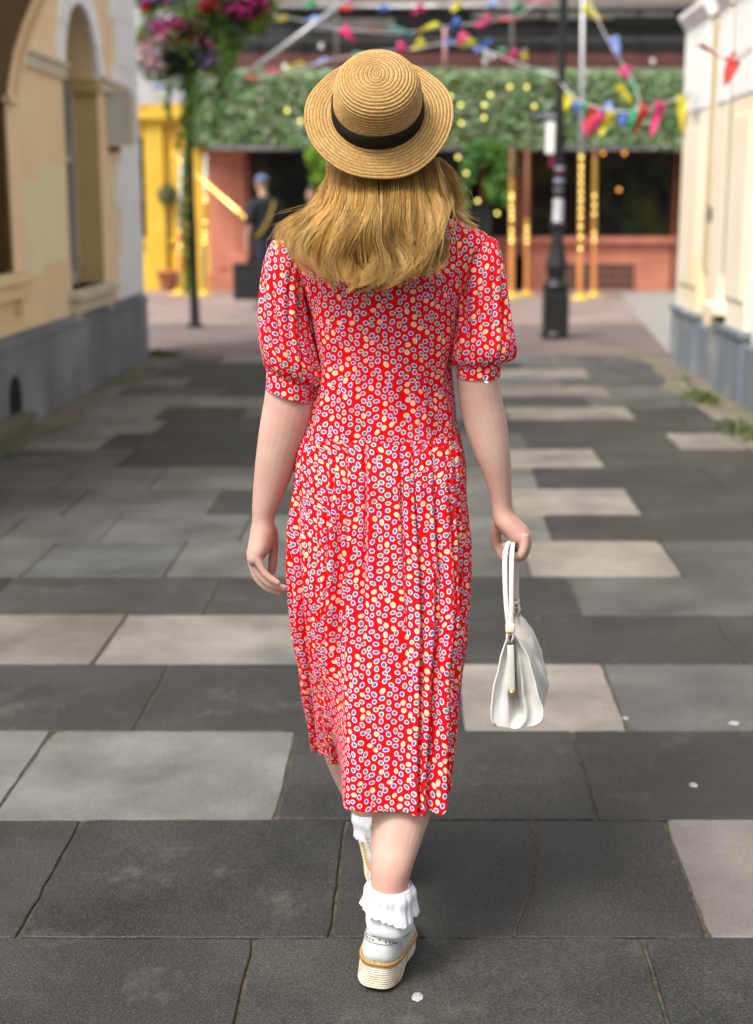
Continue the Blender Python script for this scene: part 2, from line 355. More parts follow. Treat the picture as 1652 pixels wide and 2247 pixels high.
for y0, y1, pj, js, tn in ROWS:
    qs = [-4.2] + [float(G(j, pj)[0] - K * G(j, pj)[1]) for j in js] + [4.2]
    qs = [-4.2] + [q for q in qs[1:-1]] + [4.2]
    # split the long outer slabs into plausible lengths
    segs = []
    for i in range(len(qs) - 1):
        a, b = qs[i], qs[i + 1]
        if b - a < .05: continue
        t_ = tn[i] if i < len(tn) else Md
        if b - a > 1.35:
            k = int(round((b - a) / .85)); cuts = [a + (b - a) * (j + (R_.uniform(-.12, .12) if 0 < j < k else 0)) / k for j in range(k + 1)]
            for j in range(k):
                inner = (i == 0 and j == k - 1) or (i == len(qs) - 2 and j == 0)
                segs.append((cuts[j], cuts[j + 1], t_ if inner or t_ == Dk else R_.choice([Md, Dk, Md])))
        else: segs.append((a, b, t_))
    for a, b, t_ in segs:
        z = R_.uniform(-.0015, .0015); tx, ty = R_.uniform(-.0012, .0012), R_.uniform(-.0012, .0012)
        v = R_.uniform(.84, 1.17); col = TONE[t_]; hue = R_.uniform(.98, 1.03); col = (col[0] * v * hue, col[1] * v, col[2] * v / hue, col[3])
        g = gap * R_.uniform(.5, 1.3); nx = max(2, int((b - a) / .05)); ny = 10; be = .003
        # outline with slightly wavering, chipped edges
        def edge(p, q, k):
            L_ = []
            for i in range(k):
                f = i / k; L_.append([p[0] + (q[0] - p[0]) * f, p[1] + (q[1] - p[1]) * f])
            return L_
        x0, x1, w0, w1 = a + g, b - g, y0 + g * .6, y1 - g * .6
        ring = edge((x0, w0), (x1, w0), nx) + edge((x1, w0), (x1, w1), ny) + edge((x1, w1), (x0, w1), nx) + edge((x0, w1), (x0, w0), ny)
        out = []; cx, cy = (a + b) / 2, (y0 + y1) / 2
        for i, p in enumerate(ring):
            jx, jy = R_.gauss(0, .0011), R_.gauss(0, .0011); corner = i in (0, nx, nx + ny, 2 * nx + ny)
            if corner: jx += .008 * R_.random() * (1 if p[0] < cx else -1); jy += .006 * R_.random() * (1 if p[1] < cy else -1)
            out.append((p[0] + jx, p[1] + jy))
        k = len(out)
        def lay(sh, zz):
            for p in out:
                x = p[0] + sh * (1 if p[0] < cx - .4 * (b - a) / 1 * .98 else (-1 if p[0] > cx + .4 * (b - a) * .98 else 0))
                y = p[1] + sh * (1 if p[1] < cy - .2 else (-1 if p[1] > cy + .2 else 0))
                V.append((x + K * y, y, zz + z + tx * (p[0] - cx) + ty * (p[1] - cy)))
        lay(0, -.03); lay(0, -be * .8); lay(be * .8, 0)
        for L_ in range(2):
            for i in range(k): Fc.append((n0 + L_ * k + i, n0 + L_ * k + (i + 1) % k, n0 + (L_ + 1) * k + (i + 1) % k, n0 + (L_ + 1) * k + i)); A.append(col)
        Fc.append(tuple(n0 + 2 * k + i for i in range(k))); A.append(col); n0 += 3 * k
tag(part('paving', (V, Fc), M_slab, attr=A), kind='structure')
# crack across the broken dark slab, small debris
mb = MB()
cr = [(1128, 2056), (1138, 2020), (1158, 1975), (1170, 1930), (1178, 1880), (1174, 1840), (1165, 1800)]
pts = catmull([G(*q) for q in cr], 40); pts[:, 0] += rng.normal(size=40) * .0018
for i in range(39):
    a, b = pts[i], pts[i + 1]; w_ = .0019 * rng.uniform(.6, 1.4)
    mb.add([(a[0] - w_, a[1], .0022), (a[0] + w_, a[1], .0022), (b[0] + w_, b[1], .0022), (b[0] - w_, b[1], .0022)], [(0, 1, 2, 3)])
tag(part('paving_crack', mb.geo(), M_joint), kind='structure')
# brick-paved square beyond the slabs
def brick_mat(name, c1, c2, mo, sc):
    m, t, b = nodes(name); N = t.nodes.new; L = t.links.new
    tc = N('ShaderNodeTexCoord'); br = N('ShaderNodeTexBrick'); br.inputs['Scale'].default_value = sc
    br.inputs['Color1'].default_value = (*c1, 1); br.inputs['Color2'].default_value = (*c2, 1); br.inputs['Mortar'].default_value = (*mo, 1); br.inputs['Mortar Size'].default_value = .02
    L(tc.outputs['Object'], br.inputs['Vector'])
    n = N('ShaderNodeTexNoise'); n.inputs['Scale'].default_value = 1.1; n.inputs['Detail'].default_value = 6; L(tc.outputs['Object'], n.inputs['Vector'])
    mr = N('ShaderNodeMapRange'); mr.inputs[1].default_value = .3; mr.inputs[2].default_value = .7; mr.inputs[3].default_value = .75; mr.inputs[4].default_value = 1.25; L(n.outputs['Fac'], mr.inputs[0])
    vm = N('ShaderNodeVectorMath'); vm.operation = 'SCALE'; L(br.outputs['Color'], vm.inputs[0]); L(mr.outputs[0], vm.inputs['Scale']); L(vm.outputs[0], b.inputs['Base Color'])
    b.inputs['Roughness'].default_value = .75; return m
M_bk1 = brick_mat('brick_paving_dark', (.15, .105, .098), (.19, .13, .12), (.1, .085, .08), 2.2)
M_bk2 = brick_mat('brick_paving_pale', (.25, .185, .168), (.30, .225, .205), (.17, .14, .13), 2.2)
M_pale = mat('pale_flagstones', (.25, .24, .21), (.32, .30, .265), 2, .8, .2, 60)
M_kerb = mat('kerb_stone', (.18, .175, .17), (.26, .25, .24), 3, .8, .2, 60)
def quad(name, pts, z, m):
    mb = MB(); mb.add([(p[0], p[1], z) for p in pts], [tuple(range(len(pts)))]); return tag(part(name, mb.geo(), m), kind='structure')
quad('brick_road', [(-14, 13.95), (14, 13.95), (14, 17.6), (-14, 17.6)], -.004, M_bk1)
quad('brick_pavement', [(-14, 17.6), (14, 17.6), (14, 24.6), (-14, 24.6)], -.004, M_bk2)
quad('brick_road_band', [(-14, 16.2), (14, 16.2), (14, 16.75), (-14, 16.75)], .0, mat('grey_setts', (.14, .12, .115), (.18, .155, .145), 4, .8))
quad('flagstone_corner', [tuple(G(1400, 700)[:2]), tuple(G(1480, 790)[:2]), (6, 13.97), (14, 24.5), tuple(G(1360, 640)[:2])], .004, M_pale)
# verge of soil along both walls
M_soil = mat('wall_foot_soil', (.12, .10, .07), (.20, .175, .13), 7, .95, .6, 40, c3=(.075, .10, .03), s3=1.6)
for nm, q0, q1 in (('soil_strip', -2.9, -2.42), ('soil_strip', 2.02, 2.6)):
    mb = MB(); ys = np.linspace(6, 14.0, 60)
    for i in range(59):
        e = [(.07 * math.sin(y * 2.1) + .05 * math.sin(y * 5.3 + 1)) for y in (ys[i], ys[i + 1])]
        if q0 < 0: a = [(q0, ys[i]), (q1 + e[0], ys[i]), (q1 + e[1], ys[i + 1]), (q0, ys[i + 1])]
        else: a = [(q0 + e[0], ys[i]), (q1, ys[i]), (q1, ys[i + 1]), (q0 + e[1], ys[i + 1])]
        mb.add([(x + K * y, y, .004) for x, y in a], [(0, 1, 2, 3)])
    tag(part(nm, mb.geo(), M_soil), kind='structure')
# moss and weeds
M_moss = leafmat('moss_green', [(.07, .11, .02), (.10, .14, .03), (.14, .17, .05), (.05, .08, .02)])
mb = MB()
for px, py, sx, sy, k in ((340, 781, .28, .12, 500), (1560, 880, .16, .4, 420), (1530, 842, .12, .3, 160), (1640, 955, .14, .3, 260), (250, 800, .16, .7, 300), (170, 850, .12, .8, 300), (1500, 815, .12, .3, 150)):
    g = G(px, py); q = rng.normal(size=(k, 3)) * (sx / 2, sy / 2, 0) + (*g[:2], .012); q[:, 2] += rng.random(k) * .035
    if px < 800: q = q[q[:, 0] - K * q[:, 1] > -2.69]
    else: q = q[q[:, 0] - K * q[:, 1] < 2.2]
    leaves(mb, q, .04, rng, .5)
tag(part('moss', mb.geo(), M_moss), 'green moss and small weeds along the foot of the walls', 'moss', kind='stuff')
# chewing gum and litter
M_gum = mat('old_gum', (.26, .26, .25), (.42, .42, .41), 60, .8, .5, 200)
GUM = [(916, 2190, .0125, 'pale gum spot just right of the raised shoe'), (1522, 1725, .012, 'pale round gum spot on the dark slab near the right edge'),
       (1610, 1589, .015, 'pale gum spot on the grey slab at the far right'), (1372, 1578, .009, 'tiny gum spot at the corner of the pale slab')]
for px, py, r, lb in GUM:
    g = G(px, py); mb = MB(); k = 22
    rr = [r * (1 + .08 * math.sin(2 * t + r * 900) + .06 * math.sin(7 * t) + R_.uniform(-.09, .09)) for t in np.linspace(0, 2 * PI, k, endpoint=False)]
    V = [(g[0] + rr[i] * s_ * math.cos(2 * PI * i / k), g[1] + rr[i] * s_ * 1.15 * math.sin(2 * PI * i / k), z) for s_, z in ((1, .0025), (.85, .0048), (.4, .0056)) for i in range(k)]
    Fq = [(L_ * k + i, L_ * k + (i + 1) % k, (L_ + 1) * k + (i + 1) % k, (L_ + 1) * k + i) for L_ in (0, 1) for i in range(k)] + [tuple(2 * k + i for i in range(k))]
    tag(part('gum_spot', (V, Fq), M_gum, loc=(g[0], g[1], 0), smooth=True), lb, 'gum spot', 'gum spots trodden into the paving')
# ------------------------------------------------------------------ the woman
rng = np.random.default_rng(21)
def skin_mat(name, c1, c2):
    return mat(name, c1, c2, 19, .5, .07, 160, spec=.3, lo=.3, hi=.7, c3=(c2[0] * .98, c2[1] * .90, c2[2] * .90), s3=7, sss=.12)
M_skin = skin_mat('fair_skin', (.53, .36, .29), (.51, .305, .245))
def dress_mat():
    m, t, b = nodes('red_printed_viscose'); N = t.nodes.new; L = t.links.new
    def M(op, a, c=None, d=None):
        n = N('ShaderNodeMath'); n.operation = op
        for i, v in enumerate((a, c, d)):
            if v is None: continue
            if isinstance(v, (int, float)): n.inputs[i].default_value = v
            else: L(v, n.inputs[i])
        return n.outputs[0]
    uv = N('ShaderNodeUVMap'); uv.uv_map = 'UVMap'
    nz = N('ShaderNodeTexNoise'); nz.noise_dimensions = '2D'; nz.inputs['Scale'].default_value = 22; nz.inputs['Detail'].default_value = 1; L(uv.outputs[0], nz.inputs['Vector'])
    s1 = N('ShaderNodeVectorMath'); s1.operation = 'SUBTRACT'; L(nz.outputs['Color'], s1.inputs[0]); s1.inputs[1].default_value = (.5, .5, .5)
    s2 = N('ShaderNodeVectorMath'); s2.operation = 'SCALE'; L(s1.outputs[0], s2.inputs[0]); s2.inputs['Scale'].default_value = .009
    s3 = N('ShaderNodeVectorMath'); s3.operation = 'ADD'; L(uv.outputs[0], s3.inputs[0]); L(s2.outputs[0], s3.inputs[1])
    sc = N('ShaderNodeVectorMath'); sc.operation = 'SCALE'; L(s3.outputs[0], sc.inputs[0]); sc.inputs['Scale'].default_value = 1 / .0150
    rot = N('ShaderNodeVectorRotate'); rot.rotation_type = 'Z_AXIS'; rot.inputs['Angle'].default_value = .5; L(sc.outputs[0], rot.inputs['Vector'])
    def lin(v, a, b_, c, d):                              # 2x2 linear map: hexagonal lattice <-> square lattice
        s_ = N('ShaderNodeSeparateXYZ'); L(v, s_.inputs[0]); o_ = N('ShaderNodeCombineXYZ')
        L(M('ADD', M('MULTIPLY', s_.outputs[0], a), M('MULTIPLY', s_.outputs[1], b_)), o_.inputs[0]); L(M('ADD', M('MULTIPLY', s_.outputs[0], c), M('MULTIPLY', s_.outputs[1], d)), o_.inputs[1]); return o_.outputs[0]
    hx_ = lin(rot.outputs[0], 1.0, -.57735, 0.0, 1.1547)
    vo = N('ShaderNodeTexVoronoi'); vo.voronoi_dimensions = '2D'; vo.inputs['Scale'].default_value = 1.0; vo.inputs['Randomness'].default_value = .37; L(hx_, vo.inputs['Vector'])
    dh = N('ShaderNodeVectorMath'); dh.operation = 'SUBTRACT'; L(hx_, dh.inputs[0]); L(vo.outputs['Position'], dh.inputs[1])
    dlo = lin(dh.outputs[0], 1.0, .5, 0.0, .866)
    sep = N('ShaderNodeSeparateColor'); L(vo.outputs['Color'], sep.inputs[0])
    r2 = N('ShaderNodeVectorRotate'); r2.rotation_type = 'Z_AXIS'; L(dlo, r2.inputs['Vector']); L(M('MULTIPLY', sep.outputs[0], 6.28), r2.inputs['Angle'])
    xyz = N('ShaderNodeSeparateXYZ'); L(r2.outputs[0], xyz.inputs[0])
    x, y = xyz.outputs[0], M('MULTIPLY', xyz.outputs[1], 1.26)
    d = M('SQRT', M('ADD', M('MULTIPLY', x, x), M('MULTIPLY', y, y)))
    an = M('ARCTAN2', y, x)
    rim = M('ADD', M('MULTIPLY', M('SINE', M('MULTIPLY', an, 12.0)), .05), .345)
    def step(r, soft=.02):   # 1 inside r
        mr = N('ShaderNodeMapRange'); mr.inputs[3].default_value = 1; mr.inputs[4].default_value = 0
        if isinstance(r, float): mr.inputs[1].default_value = r - soft; mr.inputs[2].default_value = r + soft
        else: L(M('SUBTRACT', r, soft), mr.inputs[1]); L(M('ADD', r, soft), mr.inputs[2])
        L(d, mr.inputs[0]); return mr.outputs[0]
    white = step(rim); cen = step(.25)
    cr = N('ShaderNodeValToRGB'); cr.color_ramp.interpolation = 'CONSTANT'; L(sep.outputs[1], cr.inputs[0])
    e = cr.color_ramp.elements; e[0].position = 0; e[0].color = (.075, .115, .36, 1); e[1].position = .42; e[1].color = (.07, .21, .25, 1)
    q = e.new(.80); q.color = (.70, .49, .13, 1)
    def mix(f, a, c):
        n = N('ShaderNodeMix'); n.data_type = 'RGBA'; L(f, n.inputs['Factor'])
        for k, v in (('A', a), ('B', c)):
            if isinstance(v, tuple): n.inputs[k].default_value = (*v, 1)
            else: L(v, n.inputs[k])
        return n.outputs['Result']
    col = mix(white, (.72, .0015, .006), (.72, .69, .71)); col = mix(cen, col, cr.outputs[0])
    L(col, b.inputs['Base Color']); b.inputs['Roughness'].default_value = .7; b.inputs['Specular IOR Level'].default_value = .12
    wv = N('ShaderNodeTexNoise'); wv.inputs['Scale'].default_value = 900; L(uv.outputs[0], wv.inputs['Vector'])
    bp = N('ShaderNodeBump'); bp.inputs['Strength'].default_value = .15; bp.inputs['Distance'].default_value = .0006; L(wv.outputs['Fac'], bp.inputs['Height']); L(bp.outputs[0], b.inputs['Normal'])
    return m
M_dress = dress_mat()
WX, WY = 0.01, 2.75
woman = thing('person', 'person walking away in a red printed midi dress and straw boater hat', 'person', (WX, WY, 0))

# --- body: one continuous surface
def body_woman():
    g = []
    # torso and neck (hidden by the dress)
    g.append(loft([RG(700, 1180, 985, 1180, 2.76, .085), RG(672, 1090, 990, 1090, 2.76, .105), RG(700, 990, 975, 990, 2.76, .085), RG(722, 900, 965, 900, 2.76, .075),
                   RG(700, 760, 985, 760, 2.76, .09), RG(680, 640, 1000, 640, 2.76, .088), RG(668, 570, 1025, 570, 2.76, .07), RG(720, 520, 965, 520, 2.76, .055),
                   RG(790, 470, 890, 470, 2.75, .048), RG(795, 400, 885, 400, 2.74, .046)], 40, 24)[:2])
    # head: skull, jaw
    hc = P(838, 300, 2.76)
    m = MB(); m.ball(hc + (0, 0, .02), (.076, .092, .098), 14); m.ball(hc + (0, .035, -.055), (.056, .062, .062), 12)
    m.ball(hc + (0, .10, -.018), (.011, .018, .016), 6); m.tube([hc + (0, .088, .02), hc + (0, .108, -.015)], [.008, .011], 8)      # nose
    m.tube([hc + (-.022, .088, -.056), hc + (0, .098, -.056), hc + (.022, .088, -.056)], [.005, .0085, .005], 8)                    # lips
    m.tube([hc + (-.04, .07, .03), hc + (0, .09, .034), hc + (.04, .07, .03)], [.01, .012, .01], 8)                                  # brow
    m.ball(hc + (0, .075, -.098), (.02, .02, .016), 8)                                                                              # chin
    for s in (-1, 1): m.ball(hc + (s * .078, .01, -.008), (.009, .02, .032), 8)                                                      # ears
    g.append(m.geo()[:2])
    # left arm (image left)
    ya = 2.745
    g.append(loft([RG(628, 548, 690, 560, 2.76, .04), RG(598, 600, 676, 612, 2.755, .044), RG(590, 700, 672, 712, ya, .042), RG(585, 800, 683, 812, ya, .043), RG(581, 862, 692, 880, ya, .044),
                   RG(570, 930, 679, 938, ya, .043), RG(561, 1000, 655, 1003, ya + .005, .038), RG(556, 1060, 633, 1062, ya + .01, .032), RG(553, 1110, 611, 1112, ya + .012, .027),
                   RG(553, 1138, 602, 1140, ya + .014, .026), RG(549, 1165, 604, 1168, ya + .016, .032), RG(543, 1200, 598, 1198, ya + .018, .038), RG(541, 1222, 586, 1216, ya + .018, .037), RG(546, 1236, 580, 1226, ya + .018, .030)], 60, 20)[:2])
    def finger(pts, r0, r1, mb):
        q = catmull([P(a, b, c) for a, b, c in pts], 14); rr = np.linspace(r0, r1, 14) * (1 + .05 * np.sin(np.linspace(0, 3 * PI, 14)))
        rr[-1] *= .7; mb.tube(q, rr, 10); mb.ball(q[-1], rr[-2] * .98, 6)
    m = MB()
    finger([(560, 1205, 2.735), (566, 1228, 2.733), (577, 1252, 2.732), (592, 1268, 2.732), (609, 1279, 2.733)], .0088, .0064, m)   # little
    finger([(556, 1212, 2.752), (560, 1238, 2.750), (571, 1264, 2.749), (594, 1282, 2.749), (622, 1290, 2.750)], .0094, .0072, m)   # ring
    finger([(553, 1212, 2.770), (555, 1240, 2.769), (565, 1270, 2.768), (588, 1290, 2.768), (615, 1300, 2.769)], .0096, .0074, m)   # middle
    finger([(550, 1205, 2.788), (552, 1232, 2.788), (562, 1262, 2.788), (583, 1282, 2.788), (606, 1294, 2.788)], .0094, .0072, m)   # index
    finger([(588, 1150, 2.775), (598, 1176, 2.785), (600, 1206, 2.79), (598, 1236, 2.79), (596, 1254, 2.79)], .0125, .0082, m)      # thumb
    m.ball(P(596, 1178, 2.78), (.014, .02, .026), 8)
    # right hand: closed round the bag straps
    finger([(1150, 1172, 2.705), (1150, 1198, 2.702), (1140, 1220, 2.70), (1122, 1216, 2.702), (1114, 1198, 2.705)], .0098, .008, m)
    finger([(1154, 1170, 2.724), (1156, 1196, 2.722), (1146, 1222, 2.72), (1124, 1220, 2.722), (1112, 1200, 2.724)], .010, .0085, m)
    finger([(1152, 1166, 2.744), (1156, 1194, 2.744), (1146, 1220, 2.744), (1122, 1220, 2.744), (1110, 1198, 2.744)], .010, .0085, m)
    finger([(1148, 1164, 2.765), (1152, 1190, 2.766), (1142, 1216, 2.766), (1120, 1214, 2.765), (1108, 1194, 2.764)], .0098, .008, m)
    finger([(1094, 1142, 2.745), (1088, 1168, 2.76), (1090, 1194, 2.768), (1098, 1212, 2.768), (1103, 1222, 2.766)], .0125, .0085, m)
    g.append(m.geo()[:2])
    yb = 2.725
    g.append(loft([RG(1000, 560, 1058, 548, 2.76, .04), RG(1008, 612, 1088, 600, 2.75, .044), RG(1008, 712, 1092, 700, 2.74, .042), RG(1004, 790, 1092, 780, yb, .042), RG(1003, 830, 1095, 826, yb, .043),
                   RG(1008, 880, 1102, 876, yb, .043), RG(1020, 940, 1113, 930, yb, .041), RG(1042, 1000, 1119, 990, yb, .037), RG(1062, 1050, 1122, 1046, yb + .005, .032), RG(1076, 1095, 1123, 1092, yb + .01, .027),
                   RG(1080, 1122, 1125, 1118, yb + .01, .026), RG(1084, 1148, 1140, 1138, yb + .01, .034), RG(1100, 1170, 1158, 1156, yb + .01, .038), RG(1116, 1184, 1163, 1172, yb + .008, .036), RG(1124, 1192, 1160, 1184, yb + .008, .028)], 60, 20)[:2])
    # legs
    g.append(loft([RG(845, 1120, 985, 1120, 2.75, .085), RG(850, 1250, 980, 1250, 2.74, .08), RG(860, 1400, 968, 1400, 2.70, .065), RG(860, 1540, 958, 1540, 2.66, .058), RG(850, 1640, 962, 1640, 2.625, .058), RG(832, 1720, 958, 1720, 2.59, .060),
                   RG(817, 1785, 945, 1785, 2.565, .058), RG(814, 1845, 925, 1845, 2.54, .051), RG(813, 1900, 906, 1900, 2.515, .043), RG(813, 1950, 894, 1950, 2.505, .038), RG(810, 2010, 888, 2010, 2.50, .035), RG(810, 2050, 874, 2050, 2.515, .028), RG(816, 2072, 860, 2074, 2.53, .020)], 56, 24)[:2])
    g.append(loft([RG(690, 1120, 840, 1120, 2.76, .085), RG(690, 1250, 800, 1250, 2.80, .078), RG(685, 1400, 775, 1400, 2.86, .062), RG(690, 1500, 775, 1500, 2.90, .056), RG(700, 1600, 790, 1600, 2.93, .055), RG(712, 1660, 802, 1660, 2.945, .052),
                   RG(738, 1720, 818, 1720, 2.965, .044), RG(765, 1770, 833, 1770, 2.98, .037), RG(783, 1810, 846, 1810, 2.99, .034), RG(792, 1850, 855, 1850, 3.0, .038), RG(800, 1885, 855, 1885, 3.03, .05)], 50, 24)[:2])
    return remesh_union(join_geo([(np.asarray(a), b) for a, b in g]), .0028, 3)
body = part('body', body_woman(), M_skin, woman, smooth=True)
hc = P(838, 300, 2.76)
M_eye = mat('eye_white', (.8, .8, .78), rough=.2); M_iris = mat('eye_iris', (.08, .14, .2), rough=.15)
for s in (-1, 1):
    m = MB(); m.ball(hc + (s * .03, .082, .008), .0125, 8); m.ball(hc + (s * .03, .092, .008), .0055, 6, 1)
    part('eye', m.geo(), [M_eye, M_iris], woman, smooth=True)

# --- dress
def projy(Y, Z): D = Y * cP - (Z - H) * sP; U = Y * sP + (Z - H) * cP; return 1123.5 - F * U / D
def XatZ(px, Y, Z): return (px - 826) * (Y * cP - (Z - H) * sP) / F
SL = [(940, 664), (965, 652), (1000, 643), (1060, 634), (1150, 630), (1220, 634), (1300, 643), (1400, 655), (1500, 667), (1600, 680), (1665, 689), (1800, 700)]
SR = [(940, 1000), (965, 1008), (1000, 1020), (1060, 1028), (1130, 1034), (1200, 1036), (1300, 1030), (1400, 1016), (1500, 1006), (1600, 997), (1700, 989), (1785, 985), (1900, 984)]
ip = lambda T, y: float(np.interp(y, [a for a, _ in T], [b for _, b in T]))
ZH = P(865, 1785, 2.50)[2]; ZW = P(830, 955, 2.76)[2]
zs = np.linspace(ZW + .004, ZH, 26); rings = []
for z in zs:
    t = (ZW - z) / (ZW - ZH); yl = 2.76 + .16 * max(0, (t - .35) / .65) ** 1.3; yr = 2.755 - .055 * t
    xl = XatZ(ip(SL, projy(yl, z)) + 17 * min(1, t * 6), yl, z); xr = XatZ(ip(SR, projy(yr, z)) - 16 * min(1, t * 6), yr, z)
    ry = np.interp(t, [0, .12, .3, .6, 1], [.092, .122, .142, .170, .200])
    yc = np.interp(t, [0, .3, 1], [2.765, 2.755, 2.700])
    rings.append([(xl + xr) / 2, yc, z, (xr - xl) / 2, 0, 0, 0, ry, 0])
prg = np.random.default_rng(5); nf = 34
fpos = np.sort(prg.uniform(0, 2 * PI, nf)); famp = prg.uniform(.4, 1.3, nf); fdr = prg.normal(size=nf) * .10; fst = prg.uniform(0, .45, nf); fw = prg.uniform(.035, .085, nf)
gpos = np.concatenate([1.5 * PI + np.array([-.95, -.72, -.6, -.48, -.33, -.12, .22, .38, .52, .66, .82, 1.05]), prg.uniform(.2, 2.9, 4)]); gdr = np.concatenate([np.array([-.16, -.12, .05, -.06, .02, .03, -.02, -.05, .06, .02, .08, .1]), np.zeros(4)])
gst = prg.uniform(.15, .6, 16); gln = prg.uniform(.18, .42, 16)
def skirt_disp(S, TH):
    d = np.zeros(np.broadcast(S, TH).shape)
    th = np.mod(TH, 2 * PI)
    back = np.abs(((th - 1.5 * PI) + PI) % (2 * PI) - PI)
    side = 1 / (1 + np.exp(-(back - .42) / .06))                      # flat panel in the middle of the back
    for i in range(nf):
        c = fpos[i] + fdr[i] * S; q = ((th - c) + PI) % (2 * PI) - PI
        amp = famp[i] * (.0038 + .0105 * np.clip((S - .03) * 2.0, 0, 1)) * np.clip((S + .05 - fst[i] * .5) / .15, .15, 1)
        wd = fw[i] * (.65 + .6 * S)
        d += amp * (np.exp(-(q / wd) ** 2) - .8 * np.exp(-((q - wd * 1.5) / (wd * .45)) ** 2)) * (.45 + .55 * side)
    for i in range(16):
        q = ((th - gpos[i] - gdr[i] * S) + PI) % (2 * PI) - PI
        env = np.exp(-((S - gst[i]) / gln[i]) ** 2) * np.clip(S / .03, 0, 1)
        d -= .013 * env * np.exp(-(q / .022) ** 2); d += .005 * env * np.exp(-((q - .05) / .035) ** 2)
    g = np.exp(-S / .12) * side                                        # gathers under the waist seam
    d += g * .0028 * (np.sin(th * 64 + 3 * np.sin(th * 5)) + .5 * np.sin(th * 101))
    d += (1 - g) * .0012 * np.sin(th * 57 + 6 * S) * side * np.exp(-S / .5)
    d += .0022 * np.sin(S * 23 + 4 * np.sin(th * 2)) * np.sin(th * 3 + S * 6) * np.clip(S * 3, 0, 1)
    d += .002 * np.sin(th * 13 + 5 * S) * S
    return d
def skirt_warp(V, S, TH):
    V = V.copy(); t = S[:, None]
    xs = XatZ(747, 2.50, ZH) * np.ones_like(t); xs = xs + (.0) * t + (1 - t) * -.03
    a = .235 * np.clip((t - .30) / .70, 0, 1) ** 1.5
    w_ = .0045 + .07 * (1 - t) ** 1.2
    q = 1 / (1 + np.exp(-(xs - V[..., 0]) / (w_ * .5)))
    V[..., 1] += a * q
    # cloth drawn in over the back fold just right of the step, and the hem dips a little
    V[..., 2] += .006 * np.sin(TH * 3 + 1)[None, :] * np.clip((t - .9) / .1, 0, 1) + .0025 * np.sin(TH * 17)[None, :] * np.clip((t - .93) / .07, 0, 1)
    return V
skirt = loft(rings, 190, 520, skirt_disp, skirt_warp, cap=False, pw=np.interp(np.linspace(0, 1, 190), [0, .3, 1], [2.3, 2.4, 3.6]))
BT = [(965, 655, 1006, .094), (935, 664, 1003, .094), (900, 673, 999, .093), (850, 688, 990, .095), (800, 697, 990, .10), (750, 690, 998, .106), (700, 680, 1006, .112), (650, 667, 1018, .116), (600, 650, 1038, .114),
      (560, 630, 1060, .104), (535, 618, 1073, .092), (512, 630, 1066, .082), (495, 662, 1030, .076), (480, 702, 990, .07), (466, 742, 958, .064), (452, 768, 925, .058), (440, 782, 905, .054)]
def bod_disp(S, TH):
    th = np.mod(TH, 2 * PI); b = ((th - 1.5 * PI) + PI) % (2 * PI) - PI
    d = np.zeros(np.broadcast(S, TH).shape)
    fade = np.clip(S / .08, 0, 1) * np.clip((.85 - S) / .1, 0, 1)
    for c, wd, am in ((-.42, .02, .0022), (.52, .02, .0022), (-.62, .03, .0014), (.66, .03, .0014)):
        d -= am * np.exp(-((b - c - .12 * (S - .4)) / wd) ** 2) * fade
    d += .0028 * np.sin(S * 30 + 3 * np.sin(b * 2.3)) * np.sin(b * 2 + S * 9) * fade
    d += .0022 * np.sin(b * 13 + 5 * S) * np.exp(-((S - .12) / .16) ** 2)
    d += .0012 * np.sin(th * 60) * np.exp(-S / .03)
    d += .004 * np.exp(-((np.abs(b) - .55) / .3) ** 2) * np.exp(-((S - .62) / .12) ** 2)      # shoulder blades
    d -= .004 * np.exp(-(b / .12) ** 2) * np.exp(-((S - .5) / .25) ** 2)                       # spine
    return d
bodice = loft([RG(a, y, b, y, 2.765, r) for y, a, b, r in BT], 120, 240, bod_disp, cap=False, pw=2.35)
bodice[2][:, 1] += .3; bodice[2][:, 0] += .004
dress = part('dress', join_geo([bodice, skirt])[:2], M_dress, woman, smooth=True, uv=join_geo([bodice, skirt])[2])
sm = dress.modifiers.new('thickness', 'SOLIDIFY'); sm.thickness = .0012; sm.offset = -1
def sleeve_disp(g0, g1, k, ph, amp=.004):
    def f(S, TH):
        th = np.mod(TH, 2 * PI); d = np.zeros(np.broadcast(S, TH).shape)
        d += amp * np.exp(-((S - g0) / .10) ** 2) * (np.sin(th * 21 + ph) + .6 * np.sin(th * 34 + ph * 2)) * .8        # gathers at the cuff seam
        d += .003 * np.exp(-(S / .10) ** 2) * np.sin(th * 19 + ph)                                                     # gathers at the head
        mid = np.exp(-((S - .42) / .25) ** 2)
        for c, s_, a in ((4.2, 1.4, .006), (5.0, -1.1, .005), (3.6, 2.0, .004), (5.7, .8, .0045), (4.6, -.5, .004), (1.5, 1, .005), (.4, -1, .004)):
            q = ((th - c - s_ * (S - .4) - .2 * np.sin(ph)) + PI) % (2 * PI) - PI
            d += a * mid * (np.exp(-(q / .13) ** 2) - .7 * np.exp(-((q - .22) / .08) ** 2))
        d *= np.where(S > g1, .0, 1.0)
        return d
    return f
sl = [RG(628, 528, 668, 562, 2.76, .03), RG(598, 532, 668, 572, 2.76, .052), RG(582, 575, 668, 610, 2.755, .06), RG(573, 630, 672, 660, 2.75, .062), RG(567, 690, 680, 715, 2.748, .065), RG(570, 745, 694, 775, 2.745, .067),
      RG(577, 782, 704, 815, 2.745, .066), RG(584, 800, 704, 838, 2.745, .058), RG(587, 806, 694, 846, 2.745, .050), RG(586, 822, 690, 862, 2.745, .050), RG(585, 852, 684, 885, 2.745, .050)]
